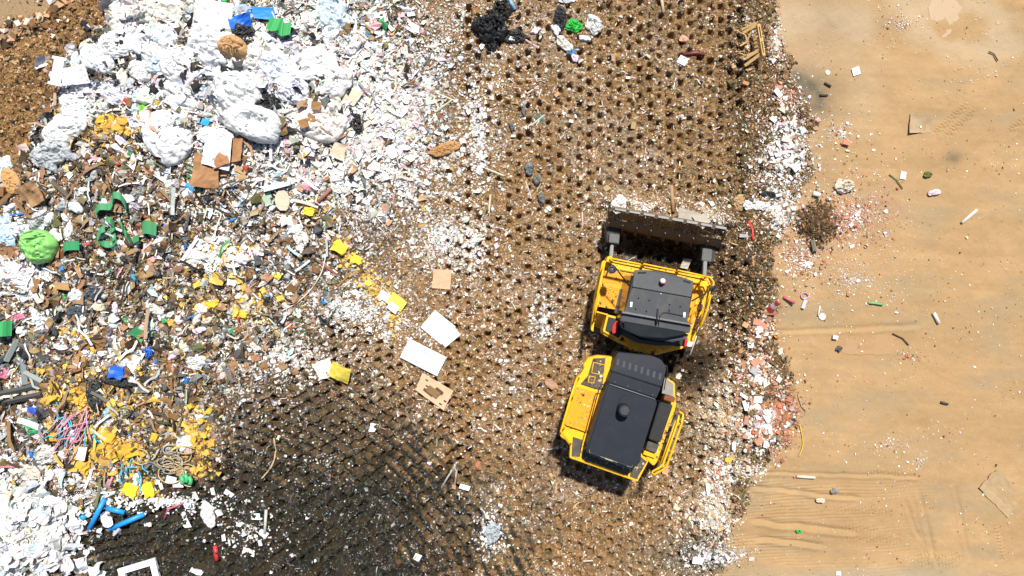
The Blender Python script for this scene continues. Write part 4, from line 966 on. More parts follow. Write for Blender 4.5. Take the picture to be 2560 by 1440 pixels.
# ---- drums with cleats
def drum(px, py, ang):
    c = Vector(T_(W(px, py, .78))); ax = Vector((math.cos(ang), math.sin(ang), 0)); R, Wd, n = .76, .95, 40
    fw = Vector((-math.sin(ang), math.cos(ang), 0)); V, F = [], []
    for s, r in ((-1, R*.55), (-1, R), (1, R), (1, R*.55)):
        for k in range(n):
            a = 2*PI*k/n; V.append(c+ax*s*Wd/2+(fw*math.cos(a)+upv*math.sin(a))*r)
    for i in range(3):
        for k in range(n): F.append((i*n+k, i*n+(k+1) % n, (i+1)*n+(k+1) % n, (i+1)*n+k))
    F += [tuple(range(n))[::-1], tuple(range(3*n, 4*n))]
    o = part('drum', pmesh('drum', V, F, DRUM)); bm = bmesh.new()
    for r_ in range(5):
        for k in range(14):
            a = 2*PI*(k+.5*(r_ % 2))/14; d_ = fw*math.cos(a)+upv*math.sin(a); p = c+ax*(r_-2)*.2+d_*(R-.02); boxv(bm, p, p+d_*.15, .13, .12, ax)
    me = bpy.data.meshes.new('cleats'); bm.to_mesh(me); bm.free(); me.materials.append(DRUM); part('cleats', me, o)
a_f = -math.radians(11); a_r = -math.radians(17)
drum(1548, 752, a_f); drum(1708, 783, a_f); drum(1470, 1030, a_r); drum(1640, 1082, a_r)

# ------------------------------------------------------------------ bags and sacks
W2 = (.62, .64, .67); CLEAR = (.48, .57, .63); CREAMW = (.62, .59, .52); SILV = (.60, .60, .68); BLACK = (.017, .018, .02); DGR = (.05, .055, .05)
b = bag(425, 345, 62, 72, 'large smooth white bulk sack with small cross-shaped tears', rot=-20, h=.42, ref='torn bulk sack', wr=.05, lobes=.07, fan=.5, puff=0)
for i, (dx, dy) in enumerate(((22, -26), (36, 2), (-8, -18))):
    x, y, z = G(425+dx, 345+dy); cx, cy, cz = b.location
    bm = bmesh.new(); q = b.rotation_euler.z
    for a in (.4, 1.97):
        boxv(bm, Vector((-.07*math.cos(a), -.07*math.sin(a), 0)), Vector((.07*math.cos(a), .07*math.sin(a), 0)), .025, .012)
    me = bpy.data.meshes.new('tear'); bm.to_mesh(me); bm.free(); me.materials.append(BLK)
    o = bpy.data.objects.new('tear', me); COL.objects.link(o); o.parent = b
    lx, ly = x-cx, y-cy; lx, ly = lx*math.cos(-q)-ly*math.sin(-q), lx*math.sin(-q)+ly*math.cos(-q)
    best = min(b.data.vertices, key=lambda v: (v.co.x-lx)**2+(v.co.y-ly)**2-(.001*v.co.z)); o.location = (lx, ly, best.co.z+.03)
bag(470, 235, 58, 46, 'plump white sack sprawled just above the torn bulk sack', rot=15, ref='plump white sack', fan=.8, wr=.12)
bag(600, 228, 66, 58, 'white sack bulging with round lumps like a padded quilt', rot=30, puff=26, h=.4, ref='lumpy white sack', wr=.07)
bag(535, 120, 62, 66, 'broad white sack with lumps beside the torn sack holding brown paper', rot=0, puff=16, h=.45, ref='broad white sack', wr=.08)
sheet(545, 52, 96, 74, 'flat square white plastic sheet lying over the heap by the blue tarpaulin', (.68, .68, .66), 8, name='plastic_sheet', cat='sheet', kind='film', crease=.10, jit=.06, ref='square white sheet', lift=.35, smooth=True)
bag(330, 62, 56, 46, 'pale cream plastic bag on the outer shoulder of the white heap', CREAMW, rot=-15, ref='cream shoulder bag', fan=1, wr=.14)
bag(415, 38, 62, 44, 'off-white bag full of soft folds beside the square white sheet', CREAMW, rot=10, wr=.16, fan=1, ref='folded off-white bag')
bag(300, 118, 52, 38, 'squat white bag overhanging the brown earth bank', rot=-5, wr=.13, fan=.7, ref='squat bank-side bag')
bag(390, 118, 52, 42, 'greyish white bag with a dimpled middle in the heap', (.66, .68, .70), rot=20, ring=1, wr=.15, ref='dimpled greyish bag')
bag(455, 165, 48, 52, 'white bag wedged between plump sack and broad sack', rot=60, wr=.15, fan=.8)
bag(640, 312, 78, 42, 'long white sack with a ring-shaped hollow and grey-green stain', (.63, .64, .64), rot=12, ring=.9, h=.45, ref='ring-shaped white sack', wr=.12)
sheet(553, 385, 62, 78, 'bright white folded sack with scribbled writing beside brown cardboard', (.70, .70, .70), 8, (0, 8), name='folded_sack', cat='sack', kind='film', crease=.16, jit=.08, ref='scribbled white sack', lift=.25)
bag(543, 342, 42, 26, 'small rounded white bag tucked above the scribbled sack', rot=10, wr=.1)
bag(790, 168, 58, 50, 'smooth domed white bag at the edge of the pale scrap fan', (.69, .67, .64), rot=20, wr=.07, ref='smooth domed bag')
bag(838, 208, 52, 44, 'white bag crumpled against the smooth domed bag', (.66, .65, .63), rot=-10, wr=.15, fan=.8)
bag(815, 300, 62, 58, 'creamy white bag with brown smears and brown cardboard bits around', (.70, .66, .60), rot=5, wr=.14, fan=.6, ref='smeared creamy bag')
bag(690, 165, 44, 40, 'white bag with crinkled blue-grey film on top', (.66, .70, .76), rot=30, wr=.16, fan=1, ref='blue-grey crinkled bag')
bag(735, 225, 46, 40, 'silvery white bag beside a spill of black plastic', (.64, .65, .72), rot=-30, wr=.18, fan=1)
bag(295, 237, 36, 30, 'lilac-silver crinkled foil bag', SILV, rot=-10, wr=.2, fan=1, ref='lilac foil bag')
sheet(212, 200, 62, 44, 'boxy white packaging with a blue mark at the heap edge', (.70, .70, .70), -10, (6, 4), name='packaging_sheet', cat='packaging', kind='film', crease=.14, ref='boxy white packaging', lift=.34)
bag(195, 270, 42, 34, 'white plastic bag with pale blue corner at the foot of the boxy packaging', (.68, .72, .78), rot=-50, wr=.14, fan=1)
bag(170, 322, 60, 36, 'translucent white plastic bag along the earth bank', (.66, .67, .66), rot=-25, wr=.17, fan=1, ref='translucent bank bag')
bag(135, 385, 56, 34, 'grey translucent film bundle below the translucent bank bag', (.38, .40, .41), rot=-30, wr=.22, fan=1.2, ref='grey film bundle')
bag(832, 40, 42, 58, 'clear bluish plastic bag with crinkles at the top of the heap', CLEAR, rot=-20, wr=.2, fan=1, ref='clear bluish bag')
bag(250, 150, 46, 34, 'white bag with small blue print beside the earth bank', (.64, .67, .71), rot=35, wr=.14)
bag(360, 180, 38, 30, 'small white bag with a brown leaf-like scrap stuck to it', (.67, .66, .63), rot=15, wr=.14, fan=.5)
bag(660, 268, 46, 34, 'torn black bag spilling between white sacks', BLACK, rot=25, wr=.22, fan=1.2, ref='torn black bag', kind='plastic')
bag(690, 245, 30, 24, 'glossy black plastic wad above the torn black bag', BLACK, rot=-20, wr=.25, kind='plastic')
bag(845, 214, 20, 17, 'round dark grey-green bag against white bags', DGR, rot=0, wr=.16, h=.26, fan=1, ref='round dark bag', kind='plastic')
bag(675, 353, 19, 16, 'round dark striped bag beside the ring-shaped sack', (.06, .065, .055), wr=.18, h=.24, fan=1.2, kind='plastic', ref='dark striped bag')
bag(885, 303, 22, 28, 'flattened black bag beside smeared creamy bag', BLACK, rot=-20, wr=.25, kind='plastic')
bag(1225, 70, 42, 34, 'big glossy black sack at the top of the trampled lane', BLACK, rot=10, wr=.4, fan=1.4, h=.34, lobes=.26, kind='plastic', ref='big black sack')
bag(1222, 100, 40, 26, 'limp black sack lying below the big black sack', BLACK, rot=35, wr=.5, fan=1.5, h=.2, lobes=.3, kind='plastic')
bag(1252, 30, 26, 36, 'black sack with a brown lump at its foot', (.022, .021, .018), rot=10, wr=.5, fan=1.4, lobes=.3, kind='plastic')
bag(1290, 92, 26, 16, 'small dark crumpled sack trailing off the black sacks', (.04, .036, .03), rot=5, wr=.5, lobes=.3, kind='plastic')
bag(1398, 48, 17, 32, 'narrow black sack hanging above the green bag', BLACK, rot=5, wr=.25, fan=1, kind='plastic', ref='narrow black sack')
bag(1434, 66, 21, 18, 'bright green bag beside a white bag on the trampled lane', (.03, .42, .06), rot=15, wr=.2, fan=1, ref='small green bag', kind='plastic')
bag(1484, 62, 27, 22, 'white bag touching the small green bag', (.66, .65, .63), rot=35, wr=.14, fan=.6, ref='white bag by the green one')
bag(1408, 108, 24, 12, 'white and brown bundle with a blue end', (.66, .62, .55), rot=40, wr=.2, ref='blue-ended bundle')
bag(1428, 130, 11, 8, 'blue cloth scrap at the end of the white and brown bundle', (.10, .22, .36), rot=-30, wr=.2)
g = bag(107, 614, 46, 44, 'big light green bag with dark stripes', (.22, .52, .14), rot=10, wr=.13, fan=1, h=.42, ref='light green bag', kind='plastic', seed=77)
tubs = []
for k, (a, c) in enumerate((((-28, -22), (-10, -34)), ((-30, -5), (20, -26)), ((-34, 12), (-16, 24)))):
    cx, cy, cz = g.location; q = g.rotation_euler.z; P = []
    for t in range(9):
        X = (a[0]+(c[0]-a[0])*t/8)*mpp(cz); Y = -(a[1]+(c[1]-a[1])*t/8)*mpp(cz)
        best = min(g.data.vertices, key=lambda v: (v.co.x-X)**2+(v.co.y-Y)**2); P.append((X, Y, best.co.z+.006))
    V, F = tube_data(P, .022, 6); o = bpy.data.objects.new('stripe', pmesh('stripe', V, F, mat('bag_stripe', (.03, .12, .035), .5))); COL.objects.link(o); o.parent = g
bag(20, 592, 34, 26, 'white bag printed with blue beside the light green bag', (.42, .58, .76), rot=20, wr=.18, fan=.8, ref='blue-printed bag')
bag(12, 548, 24, 24, 'pale blue and white bag above the blue-printed bag', (.60, .70, .78), wr=.16, fan=.6)
bag(52, 578, 22, 28, 'grey-white bag touching the light green bag', (.58, .60, .62), rot=20, wr=.16, fan=.6)
bag(14, 420, 22, 28, 'white bag with pale blue and red print at the end of the earth bank', (.64, .72, .80), wr=.15, fan=.6, ref='printed bag on the bank')
bag(110, 552, 32, 26, 'grey mesh-like film bag above the light green bag', (.40, .41, .41), rot=-20, wr=.24, fan=1.2)
bag(465, 1110, 26, 18, 'round crumpled white bag among yellow foam at the dark ground', (.66, .67, .68), rot=-20, wr=.12, ref='white bag by yellow foam')
bag(523, 1287, 17, 34, 'limp white plastic bag alone on the dark ground', (.66, .65, .63), rot=-15, wr=.2, fan=1, h=.15, ref='limp white bag')
bag(495, 905, 24, 20, 'pale grey film bag flattened on brown mulch', (.60, .61, .58), rot=-25, wr=.18, h=.12, ref='pale grey film bag')
bag(1232, 1332, 20, 26, 'clear grey bag surrounded by white fluff at the lane foot', (.34, .38, .40), rot=20, wr=.22, fan=1, ref='clear bag in white fluff')
bag(100, 1085, 22, 16, 'grey-white rag below the blue cloth', (.55, .55, .53), rot=20, wr=.2)
bag(120, 1140, 30, 24, 'dirty grey bag beside yellow foam', (.46, .46, .44), rot=-10, wr=.2, fan=.8, ref='dirty grey bag')
bag(80, 1180, 24, 18, 'beige crumpled bag next to the dirty grey bag', (.56, .50, .42), rot=30, wr=.2)
bag(48, 792, 22, 10, 'crumpled pink plastic wad', (.62, .22, .32), rot=5, wr=.2, ref='pink plastic wad')
bag(105, 800, 24, 18, 'translucent white bag next to the pink plastic wad', (.64, .66, .68), rot=30, wr=.2, fan=1)
bag(14, 935, 16, 14, 'crumpled pink wad among dark grey battens', (.58, .22, .32), wr=.2)
bag(235, 735, 30, 20, 'dark blue-grey crumpled film in brown scraps', (.07, .085, .11), rot=-35, wr=.25, fan=1.2, ref='dark film wad', kind='plastic')
bag(195, 785, 22, 26, 'charcoal film wad below the dark blue-grey film', (.06, .07, .09), rot=20, wr=.25, kind='plastic')
bag(240, 985, 20, 46, 'long black plastic sheet crumpled upright in yellow foam', (.02, .022, .022), rot=-8, wr=.25, fan=1, kind='plastic', ref='long black plastic')
bag(300, 955, 46, 10, 'thin black strip of plastic under the blue plastic box', (.022, .022, .022), rot=8, wr=.22, kind='plastic')
bag(270, 1037, 9, 20, 'light blue cloth scrap below the long black plastic', (.22, .46, .58), rot=12, wr=.2, ref='light blue cloth')
bag(80, 1068, 16, 20, 'green plastic scrap under a white strip', (.05, .36, .13), rot=-15, wr=.14, ref='green plastic scrap', kind='plastic')
bag(88, 1027, 18, 8, 'dark blue plastic scrap above the green plastic scrap', (.03, .08, .45), rot=15, wr=.2, kind='plastic')
bag(365, 275, 10, 19, 'bright lime green bag scrap between white bags', (.18, .55, .03), rot=10, wr=.2, ref='lime green scrap', kind='plastic')
bag(553, 6, 18, 12, 'green bag scrap at the top of the white heap', (.06, .45, .10), wr=.2, kind='plastic')
bag(625, 100, 30, 22, 'black bag stuffed into the torn sack of brown paper', (.02, .02, .022), rot=15, wr=.25, fan=1, lift=.32, kind='plastic', ref='stuffed black bag')
bag(605, 128, 58, 46, 'torn white sack open around brown paper and a black bag', (.70, .67, .62), rot=25, h=.36, ring=.55, wr=.14, ref='torn open sack')
bag(450, 545, 24, 16, 'tangle of black plastic beside white scraps', (.015, .015, .018), rot=-10, wr=.3, ref='black plastic tangle', kind='plastic')
bag(350, 480, 18, 22, 'grey bag with dark stain above the green belt', (.25, .25, .25), rot=20, wr=.22, fan=1)
bag(430, 460, 16, 10, 'small white tied bag near the brown crumpled cardboard', (.64, .66, .70), wr=.18)
bag(485, 645, 22, 26, 'white rag with yellow stains', (.72, .71, .66), rot=20, wr=.2, ref='yellow-stained rag')
bag(515, 662, 18, 15, 'square white rag beside the yellow-stained rag', (.72, .70, .66), rot=-10, wr=.12)
bag(555, 600, 14, 9, 'white puffy bag above the yellow-stained rag', (.67, .67, .68), rot=10, wr=.12)
bag(750, 590, 14, 30, 'streaky white cloth twisted on brown mulch', (.68, .65, .60), rot=-35, wr=.25, fan=1.2, h=.12)
bag(380, 770, 36, 14, 'long pale grey film sheet twisted in the scraps', (.55, .55, .50), rot=20, wr=.25, fan=1, ref='twisted grey film')
bag(255, 750, 14, 9, 'small bright white bag beside the dark film wad', (.69, .69, .70), wr=.12)
bag(20, 680, 40, 30, 'white plastic film mound below the light green bag', (.66, .67, .69), wr=.2, fan=1, ref='white film mound')
bag(60, 700, 40, 24, 'ragged white film next to the white film mound', (.64, .65, .66), rot=20, wr=.22, fan=1)
bag(1112, 375, 0x2a, 15, 'crumpled brown paper by the lane with a yellow tag', (.42, .23, .10), rot=-15, wr=.22, kind='card', ref='crumpled brown paper')
bag(1415, 1, 20, 9, 'white bag at the very top of the lane', (.64, .64, .64), wr=.2)
bag(1710, 98, 12, 9, 'peach foam scrap on the lane beside the dark rut', (.70, .42, .28), wr=.06, kind='foam', ref='peach foam scrap')
bag(1900, 515, 26, 9, 'crumpled white film heap beside black plastic on the road edge', (.67, .67, .66), rot=-10, wr=.2)
bag(1850, 505, 18, 22, 'tan paper bag lying by a white bag ahead of the blade', (.42, .29, .16), rot=20, wr=.2, kind='card', ref='tan paper bag')
bag(1868, 512, 11, 13, 'clean white bag beside the tan paper bag', (.70, .70, .70), rot=10, wr=.1)
bag(1925, 487, 30, 8, 'thin black plastic streak at the road edge', (.02, .02, .022), rot=8, wr=.25, h=.1, kind='plastic')
bag(2110, 465, 26, 18, 'dirty cream rag at the edge of the dirt road', (.56, .50, .40), rot=10, wr=.2, h=.14, ref='dirty cream rag')
bag(1545, 510, 18, 22, 'white film wad near the blade corner', (.72, .68, .64), rot=20, wr=.25)
# ------------------------------------------------------------------ cardboard, paper, boards
sheet(525, 425, 62, 78, 'big crumpled brown cardboard under the scribbled sack', (.36, .19, .09), 5, (4, 8), crease=.22, folds=6, ref='big brown cardboard', lift=.1, jit=.12)
sheet(560, 405, 50, 34, 'brown cardboard flap resting on the big crumpled cardboard', (.34, .17, .08), -20, (-10, 12), crease=.25, folds=4, lift=.3, jit=.12)
sheet(596, 378, 34, 62, 'tall brown paper sheet beside the scribbled sack', (.36, .19, .09), 10, (4, 6), crease=.2, folds=5, lift=.12, jit=.12)
sheet(95, 487, 62, 58, 'wide brown carton collapsed near the end of the earth bank', (.34, .20, .10), -25, (8, -8), crease=.25, folds=5, ref='collapsed brown carton', lift=.15, jit=.12)
bag(35, 455, 22, 36, 'tan paper sack twisted at its neck', (.48, .28, .12), rot=-25, wr=.14, fan=.6, kind='card', ref='tan twisted sack')
block(12, 482, 34, 24, .35, 'brown carton cut by the picture edge beside the tan twisted sack', (.20, .10, .045), 5, kind='card', cat='carton', name='carton', jit=.03)
sheet(35, 632, 76, 36, 'dirty brown board leaning under the light green bag', (.22, .12, .06), -28, (4, 8), crease=.05, lift=.12, name='board', cat='board')
k = bag(598, 130, 40, 30, 'brown printed paper sack inside the torn white sack', (.44, .27, .13), rot=20, h=.3, wr=.14, puff=5, lift=.22, kind='card', name='paper_sack', ref='brown printed paper')
cu = bpy.data.curves.new('t', 'FONT'); cu.body = 'LAYER'; cu.size = .17; cu.extrude = .004; cu.align_x = 'CENTER'
to = bpy.data.objects.new('t', cu); COL.objects.link(to); bpy.context.view_layer.update()
dg = bpy.context.evaluated_depsgraph_get(); me = bpy.data.meshes.new_from_object(to.evaluated_get(dg)); bpy.data.objects.remove(to)
me.name = 'printing'; me.materials.clear(); me.materials.append(mat('print_ink', (.03, .02, .015), .7)); o = bpy.data.objects.new('printing', me); COL.objects.link(o); o.parent = k
o.location = (.12, -.20, .36); o.rotation_euler = (.15, 0, math.radians(10))
sheet(1105, 698, 46, 50, 'tan paper bag lying flat on the lane with a torn top', (.58, .37, .23), 4, name='paper_bag', cat='paper bag', crease=.06, folds=3, ref='flat tan paper bag', jit=.04, lift=.06)
sheet(1096, 817, 66, 56, 'square white board lying on the lane', (.69, .68, .64), 40, name='board', cat='board', crease=0, folds=0, thick=.05, jit=.02, ref='square white board', n=3, lift=.06, kind='plastic')
sheet(1125, 841, 50, 27, 'narrow white slab beside the square white board', (.70, .70, .69), -39, (0, -3), name='board', cat='slab', crease=0, folds=0, thick=.12, jit=.02, n=3, lift=.05, ref='narrow white slab', kind='plastic')
sheet(1059, 893, 104, 52, 'corrugated white panel with ridges along its length', (.70, .71, .72) if True else (.78, .79, .80), 27, name='corrugated_panel', cat='panel', crease=0, folds=0, jit=.02, corr=0, lift=.1, n=3, kind='plastic', ref='corrugated white panel', thick=.02)
po = [o for o in bpy.data.objects if o.name.startswith('corrugated_panel')][0]
def corrugate(o, w_, d_, n_):
    V, F = [], []; m = n_*8
    for i in range(m+1):
        y = (i/m-.5)*d_; z = .06*abs(math.sin(i/m*PI*n_))**.7
        for x in (-w_/2, w_/2): V += [(x, y, z+.02), (x, y, z)]
    for i in range(m):
        a = 4*i; F += [(a, a+2, a+6, a+4), (a+1, a+5, a+7, a+3), (a, a+4, a+5, a+1), (a+2, a+3, a+7, a+6)]
    F += [(0, 1, 3, 2), (4*m, 4*m+2, 4*m+3, 4*m+1)]
    mt = o.data.materials[0]; o.data = pmesh('corrugated_panel', V, F, mt)
corrugate(po, 104*mpp(), 54*mpp(), 8)
CB = sheet(1087, 976, 92, 52, 'flattened tan carton lid with slots and brown flaps', (.60, .38, .24), 32, name='flattened_carton', cat='carton', crease=.03, folds=2, jit=.08, lift=.2, ref='tan carton lid', n=9)
for dx, dy, w_, d_, c in ((-2, 2, 34, 17, (.22, .13, .06)), (10, -8, 22, 8, (.10, .06, .03)), (-12, 9, 28, 6, (.12, .07, .03))):
    me = sheet_mesh('flap', w_*mpp(), d_*mpp(), int(w_), M_(c, 'card'), n=4, crease=.12, folds=1, jit=.03); o = bpy.data.objects.new('flap', me); COL.objects.link(o); o.parent = CB; o.location = (dx*mpp(), -dy*mpp(), .07); o.rotation_euler.z = math.radians(-6)
for dx, dy in ((-30, -14), (-22, -2), (30, 18), (36, 6)):
    bm = bmesh.new(); boxv(bm, Vector((-.05, 0, 0)), Vector((.05, 0, 0)), .035, .01); me = bpy.data.meshes.new('slot'); bm.to_mesh(me); bm.free(); me.materials.append(BLK)
    o = bpy.data.objects.new('slot', me); COL.objects.link(o); o.parent = CB; o.location = (dx*mpp(), -dy*mpp(), .055)
sheet(1380, 962, 38, 18, 'curled tan cardboard like a leaf left of the compactor', (.48, .28, .17), 42, (10, 10), crease=.2, folds=2, jit=.15, ref='leaf-like cardboard', round_=1)
sheet(710, 503, 36, 48, 'rounded beige board with a bent top', (.58, .46, .34), -4, (5, 0), name='board', cat='board', crease=.06, jit=.05, round_=1, ref='rounded beige board', lift=.12)
sheet(672, 500, 22, 32, 'pale green torn board beside the rounded beige board', (.34, .44, .34), -20, name='board', cat='board', crease=.05, jit=.15, lift=.08)
sheet(697, 467, 68, 13, 'long white batten lying above the rounded beige board', (.68, .68, .70), -15, name='batten', cat='batten', crease=0, folds=0, thick=.06, jit=.03, n=3, lift=.14, kind='plastic', ref='long white batten')
sheet(880, 243, 44, 36, 'stained cream tray of broken board', (.60, .50, .38), 30, name='board', cat='tray', crease=.12, jit=.12, ref='stained cream tray', lift=.1)
sheet(845, 350, 46, 12, 'tan wooden slat near the smeared creamy bag', (.58, .44, .30), -24, name='slat', cat='slat', crease=0, folds=0, thick=.04, jit=.03, n=3, lift=.12, kind='wood')
sheet(850, 380, 34, 40, 'beige bent carton with a pink round hole', (.60, .46, .34), 20, (8, 10), crease=.2, folds=2, jit=.05, ref='beige bent carton', lift=.1)
sheet(955, 355, 20, 46, 'upright beige cardboard strip in the pale scrap fan', (.58, .44, .33), 25, crease=.12, jit=.08, lift=.1)
sheet(912, 316, 60, 16, 'cream board strip beside the flattened black bag', (.66, .56, .44), -38, name='board', cat='board', crease=.03, jit=.05, lift=.12)
for q in ((800, 275, 24, 20, 10, 'upper brown cardboard square on the smeared creamy bag'), (787, 305, 22, 18, 40, 'middle brown cardboard square on the smeared creamy bag'), (770, 318, 22, 22, 70, 'lowest brown cardboard square by the smeared creamy bag'), (812, 320, 26, 18, 15, 'brown cardboard scrap against the foot of the smeared creamy bag')):
    sheet(q[0], q[1], q[2], q[3], q[5], (.30, .16, .07), q[4], (6, 6), crease=.12, folds=2, jit=.1, lift=.42)
OL = sheet(855, 927, 62, 40, 'olive yellow paper sheet creased and torn', (.50, .40, .06), 20, (5, 8), name='paper_sheet', cat='paper', crease=.22, folds=5, jit=.15, ref='olive yellow paper', lift=.08)
sheet(815, 925, 40, 46, 'creamy white paper tucked against the olive yellow paper', (.70, .68, .58), -20, (4, -6), name='paper_sheet', cat='paper', crease=.2, folds=4, jit=.15, lift=.05)
sheet(995, 757, 46, 30, 'bright yellow foam pad with white packets', (.80, .60, .10), 35, name='foam_pad', cat='foam', kind='foam', crease=.1, jit=.1, thick=.06, ref='yellow foam pad', lift=.06)
sheet(985, 768, 28, 20, 'white packet on the lower corner of the yellow foam pad', (.77, .76, .66), 35, name='paper_packet', cat='packet', crease=.05, jit=.05, thick=.03, lift=.14, kind='film')
sheet(962, 740, 26, 24, 'white packet at the upper end of the yellow foam pad', (.70, .70, .69), 30, name='paper_packet', cat='packet', crease=.05, jit=.08, thick=.03, lift=.08, kind='film')
block(852, 620, 32, 26, .2, 'big bright yellow foam lump halfway down the yellow trail', (.80, .58, .06), 30, ref='bright yellow lump', jit=.14, sub=2)
block(776, 530, 24, 18, .16, 'yellow foam lump at the head of the yellow trail', (.78, .55, .05), 10, ref='yellow trail head', jit=.15, sub=2)
block(893, 650, 24, 18, .12, 'yellow foam lump just past the bright yellow lump', (.80, .58, .06), 30, jit=.15, sub=2)
block(330, 1222, 34, 28, .16, 'lemon yellow foam slab torn in the corner heap', (.78, .62, .04), 20, jit=.15, sub=2, ref='lemon foam slab')
block(375, 1222, 24, 34, .14, 'lemon yellow foam piece beside the torn lemon slab', (.80, .64, .04), -20, jit=.15, sub=2)
block(352, 1215, 30, 34, .13, 'white packaging block between two lemon yellow foam pieces', (.66, .66, .66), 10, jit=.1, sub=1, kind='plastic')
block(205, 1165, 40, 30, .2, 'largest orange-yellow foam lump in the foam heap', (.62, .38, .06), 10, jit=.13, sub=2, ref='largest foam lump')
block(275, 1085, 40, 26, .2, 'orange-yellow foam lump at the upper end of the foam heap', (.64, .37, .05), 30, jit=.14, sub=2)
block(335, 1128, 34, 24, .18, 'orange-yellow foam lump at the far side of the foam heap', (.64, .36, .04), -20, jit=.14, sub=2)
block(136, 1090, 28, 20, .16, 'orange-yellow foam lump beside the green plastic scrap', (.64, .36, .04), 5, jit=.12, sub=2)
block(265, 1150, 26, 22, .16, 'brownish foam lump next to the largest foam lump', (.40, .24, .06), 25, jit=.14, sub=2)
block(535, 760, 26, 16, .14, 'yellow foam chunk below the yellow-stained rag', (.74, .46, .04), -20, jit=.15, sub=2)
block(610, 785, 22, 16, .12, 'yellow foam chunk with a white sheet close by', (.76, .50, .06), 30, jit=.15, sub=2)
block(695, 690, 18, 14, .1, 'single yellow foam bit left of the yellow trail', (.76, .54, .06), 30, jit=.15, sub=2)
sheet(622, 752, 24, 26, 'white foam plate beside a yellow foam chunk', (.68, .68, .64), 15, name='foam_plate', cat='foam', kind='plastic', crease=.04, jit=.1, thick=.03)
sheet(213, 1130, 22, 34, 'white rounded packet standing on the yellow foam heap', (.70, .70, .71), 12, (4, 6), name='packet', cat='packet', kind='plastic', crease=.04, jit=.05, thick=.05, lift=.18, ref='white upright packet')
sheet(92, 1058, 66, 14, 'white curved strip over the green plastic scrap', (.69, .69, .70), 20, name='plastic_strip', cat='strip', kind='film', crease=.08, jit=.05, curl=.4, lift=.2)
# white polystyrene, L frame
P0 = sheet(172, 192, 24, 66, 'white polystyrene channel standing on the earth bank', (.80, .81, .82), 10, (0, 6), name='polystyrene_channel', cat='polystyrene', kind='foam', crease=0, folds=0, thick=.14, jit=.03, n=3, lift=.34, ref='polystyrene channel')
for dy in (-31, 31):
    o = bpy.data.objects.new('flange', block_mesh('flange', 32*mpp(), 7*mpp(), .17, M_((.80, .81, .82), 'foam'), 3, .02, 0)); COL.objects.link(o); o.parent = P0; o.location = (0, dy*mpp(), -.01)
def frame_thing():
    x, y, z = G(350, 1420); bm = bmesh.new()
    P = [(295, 1422), (388, 1394), (412, 1490), (320, 1515)]; Z = z+.12
    Pw = [Vector(W(p[0], p[1], Z)) for p in P]; c = sum(Pw, Vector())/4
    for i in range(4):
        a, b_ = Pw[i], Pw[(i+1) % 4]; inn = ((c-(a+b_)/2)).normalized()*.10; d_ = (b_-a).normalized(); e = .02 if i % 2 else 0
        boxv(bm, a+inn-Vector((x, y, z))-d_*(0 if i % 2 == 0 else -.2), b_+inn-Vector((x, y, z))+d_*(0 if i % 2 == 0 else -.2), .20, .10+e)
    me = bpy.data.meshes.new('window_frame'); bm.to_mesh(me); bm.free(); me.materials.append(M_((.79, .79, .80), 'plastic'))
    o = link('square_frame', me, (x, y, z)); tag(o, 'white square frame lying on the dark ground', 'frame'); MARKS.append((350, 1410, 'white square frame'))
frame_thing()
sheet(492, 1425, 32, 26, 'torn white board on dark ground beside the white square frame', (.70, .70, .70), 30, name='board', cat='board', crease=.05, jit=.15, thick=.04, kind='plastic', lift=.06)
sheet(467, 1310, 18, 24, 'white torn card beside the limp white bag', (.69, .69, .69), -20, name='card_sheet', cat='card', crease=.08, jit=.2, thick=.02, kind='plastic')
sheet(371, 1311, 18, 10, 'small white tile under the long blue pipe', (.70, .70, .70), -10, name='tile', cat='tile', crease=0, folds=0, jit=.04, thick=.03, n=3, kind='plastic')
sheet(625, 1375, 34, 20, 'broken grey-white case on the dark ground', (.58, .60, .58), 15, (4, 8), name='broken_case', cat='case', crease=.15, folds=3, jit=.1, thick=.03, kind='plastic', ref='broken grey case')
sheet(1044, 1392, 16, 16, 'square white tile alone low on the lane', (.69, .69, .68), 25, name='tile', cat='tile', crease=0, folds=0, jit=.05, thick=.03, n=3, kind='plastic')
sheet(1162, 1217, 26, 12, 'white label-like slab near the bent metal strip', (.70, .70, .69), 15, name='slab', cat='slab', crease=0, folds=0, jit=.04, thick=.04, n=3, kind='plastic', ref='label-like slab')
sheet(932, 1070, 20, 22, 'white torn card on brown mulch below the carton lid', (.69, .69, .68), 20, name='card_sheet', cat='card', crease=.08, jit=.2, thick=.02, kind='plastic')
sheet(1706, 152, 22, 20, 'white square card beside a red tube', (.80, .80, .82), 30, name='card_sheet', cat='card', crease=0, folds=0, jit=.04, thick=.02, n=3, kind='plastic', ref='white card by the red tube')
sheet(1700, 936, 25, 34, 'cream board standing in the shade beside the engine hood', (.62, .54, .42), 3, name='board', cat='board', crease=.02, jit=.03, thick=.03, lift=.1)
sheet(1715, 542, 46, 34, 'grey-beige torn panel in front of the blade', (.40, .36, .29), 12, (6, 8), name='board', cat='board', crease=.08, jit=.2, lift=.25, ref='panel ahead of the blade')
sheet(1752, 552, 34, 30, 'grey-beige triangular panel beside the torn panel at the blade', (.42, .38, .31), -30, (6, 8), name='board', cat='board', crease=.06, jit=.25, lift=.25)
sheet(1712, 660, 20, 26, 'folded grey paper in the shade behind the blade', (.42, .38, .32), 20, name='paper_sheet', cat='paper', crease=.3, folds=2, jit=.15, lift=.1)
